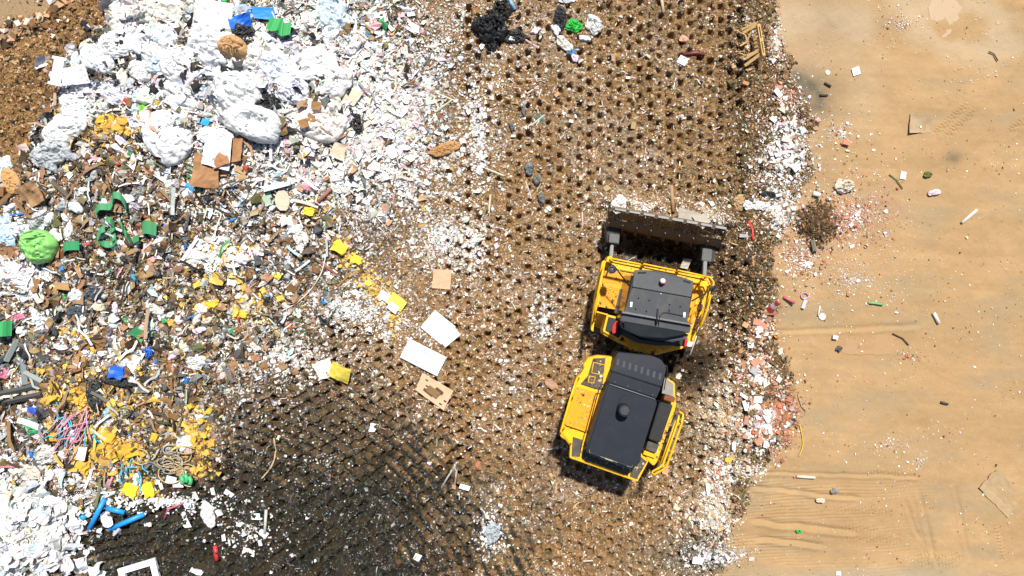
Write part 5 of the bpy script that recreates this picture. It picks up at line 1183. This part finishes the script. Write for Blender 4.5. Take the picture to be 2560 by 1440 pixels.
# ------------------------------------------------------------------ green belts and rolls
GRN = (.06, .26, .11)
ribbon([(248, 526, .12), (262, 512, .22), (285, 510, .16), (292, 495, .2), (303, 484, .34), (320, 490, .38), (326, 505, .26), (322, 522, .1)], .27, 'upper green rubber belt bent into an arch', GRN, ref='upper green belt')
ribbon([(274, 540, .15), (290, 548, .28), (296, 560, .22), (284, 572, .14), (290, 590, .2), (300, 585, .26), (296, 600, .18), (272, 604, .12), (256, 592, .16), (262, 572, .2), (272, 566, .2)], .25, 'green rubber belt coiled into loops', GRN, ref='coiled green belt')
ribbon([(306, 546, .1), (314, 560, .2), (324, 575, .2), (330, 588, .15), (334, 596, .12), (356, 588, .2)], .25, 'short green belt folded beside the coiled belt', GRN, ref='folded green belt')
ribbon([(363, 588, .15), (380, 586, .3), (400, 592, .2)], .42, 'green belt offcut arched beside the folded belt', GRN, wdir=(.1, .95, .1))
ribbon([(168, 636, .15), (185, 628, .3), (205, 626, .12), (215, 628, .3)], .30, 'ragged green belt piece near the light green bag', (.055, .30, .13), wdir=(.1, .9, .2), ref='ragged green belt')
ribbon([(674, 80, .25), (690, 92, .45), (708, 88, .4)], .42, 'green half-roll next to the blue tarpaulin', (.05, .38, .10), wdir=(.4, .85, .1), ref='green half-roll')
ribbon([(702, 92, .25), (716, 104, .45), (736, 98, .4)], .40, 'green half-roll leaning on its twin', (.04, .33, .09), wdir=(.15, .9, .1))
ribbon([(-8, 842, .2), (15, 840, .45), (45, 838, .3)], .5, 'green rubber roll at the picture edge by the pink wad', (.05, .36, .11), wdir=(.1, .9, .1), ref='green edge roll')
sheet(478, 428, 24, 34, 'dark green stained card beside the big brown cardboard', (.06, .20, .08), -12, name='card_sheet', cat='card', crease=.1, jit=.08, kind='plastic')
# ------------------------------------------------------------------ blue things
sheet(612, 62, 56, 34, 'crumpled blue tarpaulin beside the square white sheet', (.02, .14, .62), -18, (8, 6), name='tarpaulin', cat='tarpaulin', kind='plastic', crease=.3, folds=6, jit=.15, ref='blue tarpaulin', lift=.15)
sheet(662, 40, 68, 30, 'brighter blue tarpaulin strip beyond the crumpled one', (.03, .24, .72), 5, (4, 0), name='tarpaulin', cat='tarpaulin', kind='plastic', crease=.1, folds=3, jit=.1, lift=.2)
block(300, 930, 34, 28, .22, 'crumpled blue plastic box', (.02, .12, .66), 10, name='plastic_box', cat='box', kind='plastic', jit=.1, sub=2, ref='blue plastic box')
block(521, 308, 20, 20, .18, 'small bright blue carton between white sacks', (.02, .30, .66), 20, name='carton', cat='carton', kind='plastic', jit=.05, sub=1, ref='blue carton')
block(481, 470, 22, 18, .14, 'small blue and white packet by the big brown cardboard', (.04, .28, .62), 20, name='packet', cat='packet', kind='plastic', jit=.12, sub=1)
def netting():
    x, y, z = G(378, 880); V, F = [], []
    for i in range(7):
        r = .19; P = [(r*math.cos(a*.4)*math.cos(i*.45)-.02, r*math.sin(a*.4)*(.6+.4*math.sin(i)), .16+.14*math.sin(a*.4+i)) for a in range(17)]
        v, f = tube_data(P, .02, 5); k_ = len(V); V += v; F += [tuple(t_+k_ for t_ in q) for q in f]
    o = link('net_bundle', pmesh('net_bundle', V, F, M_((.02, .13, .60), 'plastic'), True), (x, y, z)); tag(o, 'round bundle of blue netting above the blue box', 'netting'); MARKS.append((378, 880, 'blue netting'))
netting()
BLU = (.015, .26, .62)
rod([(269, 1243), (228, 1319)], .085, 'steep blue pipe standing next to the white sheeting heap', BLU, 'pipe', 'blue_pipe', 'steep blue pipe', seg=14)
rod([(272, 1268), (316, 1279)], .08, 'short blue pipe touching the steep blue pipe', BLU, 'pipe', 'blue_pipe', seg=14)
rod([(279, 1320), (367, 1282)], .085, 'long blue pipe lying on the dark ground', BLU, 'pipe', 'blue_pipe', 'long blue pipe', seg=14)
rod([(205, 1284), (218, 1295)], .085, 'stub of blue pipe beside the white sheeting heap', (.02, .30, .62), 'pipe', 'blue_pipe', seg=14)
rod([(335, 686), (345, 702)], .06, 'short blue stick in the brown scraps', (.03, .30, .65), 'stick', 'plastic_stick', 'short blue stick')
rod([(1268, -4), (1288, 26)], .07, 'faded blue tube beside the black sacks', (.16, .34, .52), 'tube', 'plastic_tube', 'faded blue tube')
# ------------------------------------------------------------------ straws and cables
for i in range(20):
    cx, cy = random.gauss(190, 30), random.gauss(1072, 26); a = random.gauss(-.9, .5); l = random.uniform(16, 46); pk = i % 5 != 0
    dx, dy = math.cos(a)*l, math.sin(a)*l; bx, by = random.gauss(0, 6), random.gauss(0, 6)
    rod([(cx-dx, cy-dy), (cx+bx, cy+by), (cx+dx, cy+dy)], .020, 'thin pink plastic tube in the tangle over yellow foam', (.60, .27, .33), 'tube', 'thin_tube', curve=True, seg=6, lift=.14+.1*random.random(), group='pink tubes tangled over the yellow foam')
for i in range(22):
    cx, cy = (random.gauss(185, 42), random.gauss(1062, 26)) if i < 14 else (random.gauss(330, 30), random.gauss(1185, 16)); a = random.gauss(.9, .8); l = random.uniform(9, 24)
    dx, dy = math.cos(a)*l, math.sin(a)*l
    lb = ('thin cyan plastic tube in the tangle over yellow foam', 'cyan tubes tangled over the yellow foam') if i < 14 else ('thin cyan plastic tube among the tan cables', 'cyan tubes among the cables')
    rod([(cx-dx, cy-dy), (cx+random.gauss(0, 3), cy+random.gauss(0, 3)), (cx+dx, cy+dy)], .022, lb[0], (.04, .42, .62), 'tube', 'thin_tube', curve=True, seg=6, lift=.14+.08*random.random(), group=lb[1])
MARKS.append((190, 1068, 'pink tube tangle'))
for i in range(15):
    cx, cy = random.gauss(425, 36), random.gauss(1165, 26); r = random.uniform(14, 34); a0 = random.random()*6; sp = random.uniform(3, 7); ex = random.uniform(.4, 1)
    pts = [(cx+r*math.cos(a0+t/8*sp), cy+ex*r*math.sin(a0+t/8*sp)) for t in range(9)]; c = [(.42, .30, .14), (.30, .28, .24), (.46, .38, .22)][i % 3]
    rod(pts, .02, 'looped cable in the tan and grey cable tangle', c, 'cable', 'cable', curve=True, seg=5, lift=.1+.12*random.random(), group='looped cables in the tangle')
MARKS.append((425, 1165, 'tan cable tangle'))
for k_, (x0, y0) in enumerate(((458, 1196), (468, 1192), (478, 1197))):
    rod([(x0, y0-10), (x0+5, y0), (x0+3, y0+11)], .07, 'green hose piece in the bundle at the cable tangle', (.06, .38, .14), 'hose', 'hose_piece', lift=.1, group='green hose bundle')
rod([(463, 1255), (422, 1272), (412, 1300)], .03, 'bent red-pink tube beside the limp white bag', (.55, .10, .14), 'tube', 'thin_tube', 'bent red tube')
rod([(284, 1190), (272, 1222)], .04, 'pink tube pointing at the steep blue pipe', (.62, .22, .30), 'tube', 'thin_tube')
rod([(-10, 1167), (58, 1165)], .04, 'straight pink tube left of the foam heap', (.64, .16, .28), 'tube', 'thin_tube', 'straight pink tube')
rod([(816, 640), (806, 680), (782, 720), (745, 756), (705, 778)], .022, 'long pale curved cable across brown mulch', (.66, .56, .44), 'cable', 'cable', 'long pale cable', curve=True, seg=6, lift=.06)
rod([(686, 1095), (690, 1130), (680, 1165), (655, 1196)], .03, 'curved tan cable on the dark ground', (.45, .34, .20), 'cable', 'cable', 'curved tan cable', curve=True, seg=6)
rod([(1144, 1150), (1105, 1216)], .035, 'bent pale metal strip on the lower lane, longer leg', (.40, .38, .34), 'strip', 'metal_strip', 'bent metal strip', kind='wood')
rod([(1146, 1150), (1135, 1222)], .035, 'shorter leg of pale strip meeting the bent metal strip', (.38, .34, .28), 'strip', 'metal_strip', kind='wood')
rod([(670, 1270), (664, 1332)], .05, 'pale grey batten upright on dark ground', (.46, .47, .42), 'batten', 'batten', 'pale grey batten', kind='wood')
rod([(832, 473), (798, 506)], .06, 'reddish brown stick on pale scraps', (.32, .13, .10), 'stick', 'stick', 'reddish stick', kind='wood')
rod([(797, 652), (846, 690)], .05, 'dull red pipe under the long pale cable', (.24, .10, .08), 'pipe', 'pipe', kind='wood')
rod([(1705, 138), (1740, 134), (1760, 138)], .055, 'dark red tube beside the white card', (.16, .035, .035), 'tube', 'plastic_tube', 'dark red tube')
rod([(1668, 470), (1681, 530)], .06, 'long wooden stick standing ahead of the blade', (.36, .22, .12), 'stick', 'stick', 'stick ahead of the blade', kind='wood')
rod([(1657, 35), (1652, -10)], .05, 'pale wooden lath at the top of the rut', (.55, .40, .26), 'lath', 'lath', kind='wood')
rod([(1870, 553), (1879, 575), (1880, 600)], .04, 'bright red hose piece beside the blade', (.62, .04, .03), 'hose', 'hose_piece', 'red hose by the blade')
rod([(540, 1362), (545, 1398)], .075, 'short red plastic piece on the dark ground', (.60, .03, .04), 'strip', 'plastic_strip', 'red piece on dark ground')
rod([(1697, 405), (1698, 470)], .02, 'thin white lath on the lane', (.66, .60, .50), 'lath', 'lath', kind='wood')
rod([(1455, 530), (1457, 572)], .025, 'thin tan lath left of the blade', (.58, .42, .30), 'lath', 'lath', kind='wood')
for i, (a, c) in enumerate((((60, 880), (68, 960)), ((70, 930), (110, 955)), ((0, 985), (90, 965)), ((10, 1005), (110, 985)), ((48, 850), (30, 900)), ((0, 905), (40, 880)))):
    rod([a, c], .10, ('upright grey batten among battens', 'short slanted grey batten', 'upper dark batten lying level near the picture edge', 'lower dark batten beneath its twin', 'grey batten under the green edge roll', 'dark batten crossing the green edge roll foot')[i], ((.22, .25, .25), (.28, .30, .28), (.08, .085, .08), (.07, .07, .065), (.25, .28, .27), (.07, .08, .08))[i], 'batten', 'batten', ('upright grey batten', 'slanted grey batten', 'level dark batten', None, None, None)[i], kind='wood', seg=4)
# ------------------------------------------------------------------ along the road
def pallet():
    x, y, z = G(1885, 110); root = bpy.data.objects.new('wooden_pallet', None); COL.objects.link(root); root.location = (x, y, z)
    tag(root, 'broken wooden pallet tipped on its edge by the lane', 'pallet'); MARKS.append((1880, 110, 'broken pallet'))
    wd = M_((.52, .33, .13), 'wood')
    def bx(name, p, q, w_, h_, zp, zq):
        a, b_ = Vector(W(p[0], p[1], z+zp))-Vector((x, y, z)), Vector(W(q[0], q[1], z+zq))-Vector((x, y, z)); bm = bmesh.new(); boxv(bm, a, b_, w_, h_)
        me = bpy.data.meshes.new(name); bm.to_mesh(me); bm.free(); me.materials.append(wd); o = bpy.data.objects.new(name, me); COL.objects.link(o); o.parent = root
    bx('bearer', (1893, 62), (1906, 139), .035, .10, .52, .50); bx('bearer', (1899, 63), (1911, 138), .035, .10, .50, .48)
    for t in (0.02, .5, .98): 
        p = lerp((1893, 62), (1906, 139), t); q = lerp((1899, 63), (1911, 138), t); bx('spacer', p, q, .10, .09, .51, .49)
    for t in (.3, .42, .54, .66, .78):
        p = lerp((1892, 62), (1905, 139), t); bx('slat', (p[0], p[1]), (p[0]-14, p[1]+5), .085, .02, .47, .28)
    for (p, q, w_, a, c) in (((1889, 56), (1855, 74), .07, .4, .12), ((1893, 60), (1858, 82), .09, .43, .16), ((1905, 132), (1862, 164), .10, .43, .1), ((1904, 124), (1868, 140), .10, .42, .2), ((1862, 148), (1895, 128), .07, .15, .4), ((1850, 115), (1868, 104), .05, .2, .25),
                              ((1866, 104), (1878, 80), .06, .25, .4), ((1840, 75), (1864, 88), .025, .12, .25), ((1864, 88), (1867, 103), .04, .25, .25), ((1870, 103), (1874, 122), .035, .25, .1), ((1862, 115), (1874, 128), .03, .12, .3), ((1850, 145), (1866, 137), .03, .1, .2), ((1848, 132), (1864, 138), .03, .1, .2), ((1838, 129), (1862, 128), .02, .08, .15)):
        bx('slat', p, q, w_, .02, a, c)
pallet()
def cone():
    x, y, z = G(1921, 774); root = bpy.data.objects.new('traffic_cone', None); COL.objects.link(root); root.location = (x, y, z+.04); root.rotation_euler = (-.42, .18, 0)
    tag(root, 'faded red traffic cone with white band at the road edge', 'cone'); MARKS.append((1922, 768, 'traffic cone'))
    n = 24
    def lathe(name, prof, mt):
        V = [(r*math.cos(2*PI*k_/n), r*math.sin(2*PI*k_/n), h_) for r, h_ in prof for k_ in range(n)]; F = []
        for i in range(len(prof)-1):
            for k_ in range(n): F.append((i*n+k_, i*n+(k_+1) % n, (i+1)*n+(k_+1) % n, (i+1)*n+k_))
        F += [tuple(range(n))[::-1], tuple(range((len(prof)-1)*n, len(prof)*n))]
        o = bpy.data.objects.new(name, pmesh(name, V, F, mt, False)); COL.objects.link(o); o.parent = root
    red = M_((.50, .06, .05), 'plastic')
    lathe('cone_body', [(.15, .03), (.12, .2), (.105, .28)], red); lathe('reflective_band', [(.108, .28), (.078, .45)], M_((.70, .62, .62), 'plastic')); lathe('cone_tip', [(.076, .45), (.045, .62), (.04, .63)], red)
    o = bpy.data.objects.new('cone_base', block_mesh('cone_base', .40, .40, .035, M_((.26, .09, .06), 'plastic'), 1, 0, 0)); COL.objects.link(o); o.parent = root
cone()
sheet(2302, 312, 52, 44, 'large crumpled brown paper on the bare dirt road', (.36, .26, .155), 10, (0, 0), name='paper_sheet', cat='paper', crease=.075, folds=7, jit=.18, ref='crumpled road paper', lift=-.02)
sheet(2497, 1230, 76, 66, 'large muddy plastic sheet half buried in the road', (.355, .25, .14), 30, name='plastic_sheet', cat='sheet', kind='card', crease=.065, folds=8, jit=.26, ref='half-buried sheet', lift=-.02, n=19, thick=.006)
rod([(2402, 557), (2440, 525)], .045, 'white stick on the dirt road', (.68, .66, .63), 'stick', 'stick', 'white road stick', kind='wood')
rod([(2332, 782), (2345, 808)], .06, 'pale cardboard tube lying on the dirt road', (.68, .62, .52), 'tube', 'cardboard_tube', 'pale tube on the road')
rod([(1990, 1190), (2036, 1193)], .05, 'long pale lath on the lower dirt road', (.60, .52, .42), 'lath', 'lath', 'pale road lath', kind='wood')
rod([(2470, 130), (2482, 136), (2492, 153)], .02, 'dark curved twig on the dirt road', (.10, .075, .04), 'twig', 'twig', 'dark curved twig', kind='wood')
rod([(2350, 1005), (2368, 1010)], .04, 'short dark stick on the dirt road', (.07, .06, .05), 'stick', 'stick', 'short dark stick', kind='wood')
rod([(2060, 208), (2076, 217)], .04, 'dark burnt stick beside the grey stain', (.06, .05, .04), 'stick', 'stick', kind='wood', ref='burnt stick')
rod([(2048, 239), (2068, 239)], .035, 'level burnt stick under its slanted twin', (.06, .05, .04), 'stick', 'stick', kind='wood')
rod([(2230, 833), (2255, 845), (2270, 862)], .02, 'thin bent twig above the orange puddle', (.16, .11, .06), 'twig', 'twig', 'bent twig', kind='wood')
rod([(2168, 757), (2185, 758), (2205, 762)], .035, 'green plastic strip on the dirt road', (.12, .40, .14), 'strip', 'plastic_strip', 'green strip')
rod([(1988, 1326), (1996, 1322), (2003, 1328), (1990, 1330)], .03, 'tiny bright green clip in a tyre rut', (.02, .45, .06), 'clip', 'plastic_clip', 'green clip')
rod([(1997, 1060), (2004, 1090), (2005, 1115), (1996, 1140)], .014, 'thin yellow cord curving on the road edge', (.66, .52, .06), 'cord', 'cord', 'yellow cord', curve=True, seg=5)
rod([(1993, 985), (2002, 1015), (2012, 1026)], .016, 'grey twig beside the brick rubble', (.36, .31, .22), 'twig', 'twig', kind='wood')
rod([(1957, 742), (1982, 757)], .05, 'red plastic tube next to the cone', (.48, .12, .12), 'tube', 'plastic_tube', 'red tube by the cone')
rod([(2005, 771), (2013, 750)], .06, 'white and pink carton lying beside the violet ring', (.72, .62, .62), 'carton', 'long_carton', 'white and pink carton', kind='card', seg=4)
rod([(2010+9*math.cos(a*.524), 740+8*math.sin(a*.524)) for a in range(13)], .018, 'violet plastic ring on the road edge', (.45, .24, .42), 'ring', 'plastic_ring', 'violet ring')
rod([(2044, 790), (2049, 765)], .025, 'white straight lath pointing at the round white lid', (.72, .70, .64), 'lath', 'lath', kind='wood')
def disc(px, py, r, h_, label, c, cat, name, ref=None):
    x, y, z = G(px, py); n = 24; rr = r*mpp(z); prof = [(rr*.85, 0), (rr, h_), (rr*.9, h_+.008), (rr*.78, h_*.35), (0.01, h_*.3)]; V, F = [], []
    for q, hh in prof: V += [(q*math.cos(2*PI*k_/n), q*math.sin(2*PI*k_/n), hh) for k_ in range(n)]
    for i in range(len(prof)-1):
        for k_ in range(n): F.append((i*n+k_, i*n+(k_+1) % n, (i+1)*n+(k_+1) % n, (i+1)*n+k_))
    F.append(tuple(range(n))[::-1]); o = link(name, pmesh(name, V, F, M_(c, 'plastic')), (x, y, z+.01)); o.rotation_euler = (.1, .08, 0); tag(o, label, cat)
    if ref: MARKS.append((px, py, ref))
disc(2055, 791, 9, .03, 'round white lid on the dirt road', (.68, .68, .68), 'lid', 'plastic_disc', 'round white lid')
disc(2069, 181, 7, .02, 'round cream lid by the burnt stick', (.62, .58, .48), 'lid', 'plastic_disc')
rod([(2030, 484), (2046, 489)], .08, 'white paper cup with a red patch on its side', (.70, .68, .66), 'cup', 'paper_cup', 'white paper cup', seg=14)
disc(1932, 809, 4, .09, 'orange ball-like fruit by the brick tiles', (.72, .36, .03), 'fruit', 'orange_fruit')
disc(1936, 839, 4, .09, 'second orange fruit lower at the road edge', (.70, .34, .03), 'fruit', 'orange_fruit')
sheet(1819, 1148, 18, 13, 'orange-yellow rounded foam at the road edge', (.70, .42, .06), 0, name='foam_pad', cat='foam', kind='foam', crease=.03, jit=.05, thick=.07, round_=1, ref='orange foam at the verge')
rod([(2033, 628), (2029, 600)], .07, 'left grey plank below the dark soil mound', (.22, .20, .14), 'plank', 'plank', 'grey planks', kind='wood', seg=4)
rod([(2037, 627), (2028, 603)], .05, 'thin brown plank beside the grey plank', (.26, .19, .11), 'plank', 'plank', kind='wood', seg=4)
sheet(2020, 662, 20, 16, 'grey-white card with a pale print on red grit', (.62, .64, .58), 20, name='card_sheet', cat='card', crease=.04, jit=.1, kind='film', ref='card on red grit')
sheet(2139, 178, 20, 17, 'white torn paper on the sandy road', (.71, .71, .71), -20, name='paper_sheet', cat='paper', kind='film', crease=.06, jit=.15, ref='torn road paper')
sheet(2257, 439, 14, 18, 'white printed card with a twig beside it', (.66, .66, .64), 8, name='card_sheet', cat='card', kind='film', crease=.03, jit=.05, ref='printed road card')
rod([(2222, 436), (2240, 450), (2255, 472)], .018, 'leafy green twig beside the printed road card', (.16, .20, .06), 'twig', 'twig', kind='wood')
bag(2332, 482, 18, 7, 'pink and white scrap of film on the road', (.70, .58, .62), rot=-10, wr=.2, h=.06, ref='pink road scrap')
bag(2095, 872, 8, 7, 'small black crumpled wad beside the puddle', (.10, .10, .10), wr=.25, ref='black wad by the puddle', kind='plastic')
rod([(1958+6*math.cos(a*.6), 895+9*math.sin(a*.6)) for a in range(10)], .022, 'black cable loop at the road edge', (.02, .02, .02), 'cable', 'cable', 'black cable loop')
sheet(2085, 843, 12, 9, 'small white block casting a shadow above the puddle', (.70, .70, .69), 10, name='foam_block', cat='foam', kind='foam', crease=0, folds=0, thick=.10, n=3, jit=.05)
bag(2085, 1227, 9, 7, 'grey rag ball on the lower road', (.22, .22, .21), wr=.25, ref='grey rag ball', kind='plastic')
bag(2050, 1250, 10, 6, 'beige film scrap near the grey rag ball', (.58, .50, .42), wr=.2, h=.05)
bag(2317, 437, 10, 7, 'small green weed tuft on the road', (.15, .16, .06), wr=.3, ref='weed tuft', kind='card')
sheet(2095, 1432, 12, 10, 'white scrap at the lower road margin', (.7, .7, .66), 0, name='paper_sheet', cat='paper', kind='film', crease=.1, jit=.1)
# tiles and slabs in the rubble
for px, py, w_, d_, rot, c, lb in ((1890, 805, 22, 15, 10, 'terra', 'terracotta tile beneath the cone'), (1905, 815, 16, 14, 15, 'terra', 'pinkish tile beside the terracotta tile'), (1860, 812, 14, 13, 30, 'tan', 'tan tile left of the terracotta tile'), (1886, 905, 24, 16, -30, 'terra', 'brick-red tile in the white tile rubble'),
                                   (1880, 925, 18, 16, 30, 'grey', 'grey square tile in the white tile rubble'), (1893, 949, 24, 18, 20, 'white', 'big white tile at the middle of the rubble'), (1890, 998, 22, 15, 3, 'white', 'level white slab in the rubble'), (1855, 988, 22, 8, 35, 'white', 'narrow white slab slanting in the rubble'),
                                   (1858, 1012, 9, 26, -15, 'white', 'long upright white slab in the rubble'), (1912, 1042, 12, 22, -30, 'white', 'white brick-shaped slab near red brick bits'), (1888, 1075, 22, 20, 15, 'brick', 'dark brown square tile in the rubble'), (1861, 1048, 10, 20, 5, 'terra', 'salmon brick between white slabs'),
                                   (1920, 1072, 10, 18, -5, 'white', 'white slab beside the dark brown tile'), (1830, 1112, 9, 20, 0, 'white', 'small white slab at the lower rubble end'), (1893, 1100, 20, 14, -35, 'terra', 'orange brick shard under the dark brown tile'), (1909, 1108, 10, 18, 10, 'white', 'white tile under the orange brick shard'),
                                   (1742, 1398, 24, 16, 5, 'white', 'white torn board on grey ash'), (1766, 1218, 8, 26, -5, 'white', 'white narrow slab above the pale pulp'), (1855, 590, 20, 8, 0, 'grey', 'pale strip beside the blade end'), (1930, 300, 16, 12, 40, 'white', 'white tile among the road-edge shards'),
                                   (1942, 235, 22, 12, 50, 'white', 'white card pieces by the grey stain'), (1942, 222, 18, 10, -10, 'terra', 'terracotta shard above the grey stain'), (1960, 350, 20, 14, 10, 'cream', 'cream foam piece in the white shards'), (1985, 420, 18, 18, -40, 'white', 'folded white card under the white shards')):
    sheet(px, py, w_, d_, lb, PAL[c], rot, (random.uniform(-8, 8), random.uniform(-8, 8)), name='tile', cat='tile', crease=.0, folds=0, thick=.05, n=3, jit=.06, lift=.09, kind='plastic' if c == 'white' else 'card')
MARKS += [(1890, 805, 'terracotta tiles'), (1893, 949, 'big white tile'), (1888, 1075, 'dark brown tile'), (1760, 1290, 'pale pulp heap'), (1950, 1035, 'red brick bits'), (2040, 555, 'dark soil mound'), (1955, 390, 'white shard patch'), (60, 1330, 'white sheeting heap'), (960, 300, 'pale scrap fan'), (2165, 862, 'orange puddle')]
block(1195, 1160, 16, 9, .08, 'small terracotta brick near the label-like slab', (.42, .16, .09), -70, name='brick', cat='brick', kind='card', jit=.03)
block(1862, 210, 14, 9, .12, 'orange clay pot piece beside the rut', (.46, .22, .11), 20, name='clay_piece', cat='clay piece', kind='card', jit=.1, sub=1, ref='clay piece')
# ------------------------------------------------------------------ other scraps, each told by its neighbours
CN = dict(white='white', cream='cream', card='brown', tan='tan', grey='grey', bluegrey='blue-grey', gold='yellow', yellow='yellow', black='black', blue='blue', green='green', red='red', terra='terracotta', pink='pink', dgrey='dark grey', paleteal='pale teal')
def between(px, py):
    D = sorted((math.hypot(m[0]-px, m[1]-py), m) for m in MARKS if math.hypot(m[0]-px, m[1]-py) > 14)[:7]
    out = []
    for i in range(len(D)):
        for j in range(i+1, len(D)):
            a, b_ = D[i][1], D[j][1]; v1 = (a[0]-px, a[1]-py); v2 = (b_[0]-px, b_[1]-py)
            cs = (v1[0]*v2[0]+v1[1]*v2[1])/(math.hypot(*v1)*math.hypot(*v2))
            if cs < -.55: out.append((D[i][0]+D[j][0], 'between the %s and the %s' % tuple(sorted((a[2], b_[2])))))
    out.sort(); return [o for _, o in out]
def auto(kind, cname, n, area, lo_, hi_):
    made = 0
    for _ in range(n*3):
        if made >= n: break
        r = math.sqrt(random.random()); a = random.random()*2*PI; px = area[0]+area[2]*r*math.cos(a); py = area[1]+area[3]*r*math.sin(a)
        if not (6 < px < 2554 and 6 < py < 1434) or mach_clear(np.array(px), np.array(py)): continue
        if kind != 'shell' and any(math.hypot(m[0]-px, m[1]-py) < 24 for m in MARKS): continue
        s = random.uniform(lo_, hi_); c = tuple(min(.8, x*random.uniform(.85, 1.12)) for x in PAL[cname]); col = CN[cname]
        word = dict(film='crumpled %s film scrap', card='bent %s cardboard scrap', foam='%s foam chunk', plate='flat %s board scrap', rag='twisted %s rag', lath='thin %s lath')[kind] % col
        lab = None
        for ph in between(px, py)[:2]:
            L_ = word+' '+ph
            if L_ not in USED and len(L_.split()) <= 16: lab = L_; break
        if not lab: continue
        rot = random.random()*360; grp = dict(film='film scraps in the rubbish', card='cardboard scraps in the rubbish', foam='foam chunks in the rubbish', plate='board scraps in the rubbish', rag='rags in the rubbish', lath='laths in the rubbish')[kind]
        if kind in ('film', 'rag'): bag(px, py, s, s*random.uniform(.4, .8), lab, c, rot, cat='rag' if kind == 'rag' else 'film', name='rag' if kind == 'rag' else 'film_scrap', wr=.22, fan=1, nr=10, ns=28, h=s*mpp()*.5, group=grp, lobes=.22)
        elif kind == 'card': sheet(px, py, s*2, s*random.uniform(.8, 1.6), lab, c, rot, (random.gauss(0, 9), random.gauss(0, 9)), cat='cardboard', name='cardboard_scrap', crease=.22, folds=3, jit=.16, n=6, group=grp, lift=.08)
        elif kind == 'foam': block(px, py, s*1.8, s*1.3, .14, lab, c, rot, cat='foam', name='foam_chunk', jit=.16, sub=2, group=grp, lift=.03)
        elif kind == 'plate': sheet(px, py, s*2, s*random.uniform(.7, 1.5), lab, c, rot, (random.gauss(0, 7), random.gauss(0, 7)), cat='board', name='board_scrap', crease=.03, folds=1, jit=.12, n=4, thick=.02, kind='plastic', group=grp, lift=.08)
        elif kind == 'lath': 
            dx, dy = math.cos(rot)*s, math.sin(rot)*s; rod([(px-dx, py-dy), (px+dx, py+dy)], .03, lab, c, 'lath', 'lath', kind='wood', seg=4, group=grp)
        made += 1
for a in (('film', 'white', 26, (330, 180, 200, 160), 18, 34), ('film', 'white', 22, (760, 190, 150, 150), 14, 26), ('film', 'white', 16, (200, 560, 200, 120), 10, 22), ('film', 'white', 16, (300, 820, 260, 110), 9, 20),
          ('film', 'bluegrey', 10, (420, 160, 260, 140), 12, 24), ('film', 'grey', 12, (250, 450, 200, 90), 10, 20), ('film', 'black', 9, (300, 560, 260, 260), 8, 18), ('film', 'dgrey', 8, (150, 860, 150, 120), 10, 20),
          ('card', 'card', 26, (230, 580, 230, 200), 9, 18), ('card', 'card', 12, (160, 830, 160, 90), 9, 17), ('card', 'tan', 14, (720, 420, 170, 150), 8, 15), ('card', 'card', 8, (640, 900, 110, 80), 8, 14), ('card', 'tan', 8, (1050, 500, 120, 160), 6, 12),
          ('foam', 'gold', 9, (250, 1090, 150, 80), 6, 13), ('foam', 'gold', 8, (490, 1090, 50, 110), 5, 10), ('foam', 'yellow', 7, (250, 900, 200, 90), 5, 9), ('foam', 'yellow', 7, (600, 720, 110, 80), 6, 11), ('foam', 'gold', 6, (290, 320, 110, 35), 8, 14),
          ('plate', 'white', 16, (900, 330, 130, 130), 8, 18), ('plate', 'cream', 12, (900, 380, 130, 120), 8, 16), ('plate', 'white', 10, (420, 1230, 160, 60), 7, 13), ('plate', 'white', 8, (640, 1340, 120, 70), 6, 11), ('plate', 'cream', 6, (600, 60, 200, 50), 8, 15), ('plate', 'white', 8, (980, 40, 110, 60), 8, 16),
          ('rag', 'white', 8, (700, 640, 130, 160), 9, 18), ('rag', 'cream', 8, (560, 820, 150, 100), 9, 18), ('rag', 'pink', 4, (350, 520, 300, 150), 7, 12), ('rag', 'blue', 6, (350, 560, 300, 300), 6, 10), ('rag', 'green', 5, (300, 640, 260, 260), 6, 11), ('rag', 'red', 5, (250, 520, 220, 160), 5, 9), ('rag', 'paleteal', 4, (900, 120, 120, 90), 7, 12),
          ('lath', 'cream', 10, (1300, 400, 220, 330), 14, 26), ('lath', 'card', 8, (760, 660, 160, 130), 12, 22), ('plate', 'tan', 6, (1450, 300, 250, 250), 5, 9), ('plate', 'white', 8, (1300, 200, 300, 220), 5, 9), ('rag', 'dgrey', 6, (1330, 300, 150, 200), 9, 18), ('film', 'white', 8, (1420, 90, 90, 70), 7, 13), ('plate', 'terra', 5, (1900, 960, 90, 160), 6, 10)):
    auto(*a)

# ------------------------------------------------------------------ light, sky, camera
EL, AZ = 61., 10.        # sun height; degrees east of picture-up
w = bpy.data.worlds.new('World'); SC.world = w; w.use_nodes = True; t = w.node_tree
bg = t.nodes['Background']; sky = t.nodes.new('ShaderNodeTexSky'); sky.sky_type = 'NISHITA'; sky.sun_disc = False
sky.sun_elevation = math.radians(EL); sky.sun_rotation = math.radians(AZ); t.links.new(sky.outputs[0], bg.inputs[0]); bg.inputs[1].default_value = .065
L = bpy.data.lights.new('sun', 'SUN'); L.energy = 4.6; L.angle = math.radians(2.5); L.color = (1, .955, .88)
so = bpy.data.objects.new('sun', L); COL.objects.link(so)
d = Vector((math.sin(math.radians(AZ))*math.cos(math.radians(EL)), math.cos(math.radians(AZ))*math.cos(math.radians(EL)), math.sin(math.radians(EL))))
so.rotation_euler = d.to_track_quat('Z', 'Y').to_euler(); so.location = d*40
cam = bpy.data.cameras.new('camera'); co = bpy.data.objects.new('camera', cam); COL.objects.link(co); co.location = (0, 0, H)
cam.sensor_width = 36; cam.lens = 36*H/(2560/S0); cam.clip_end = 2000; SC.camera = co
vs = SC.view_settings; vs.view_transform = 'Standard'; vs.look = 'None'; vs.exposure = .58; vs.gamma = 1
SC.render.resolution_x = 1024; SC.render.resolution_y = 576
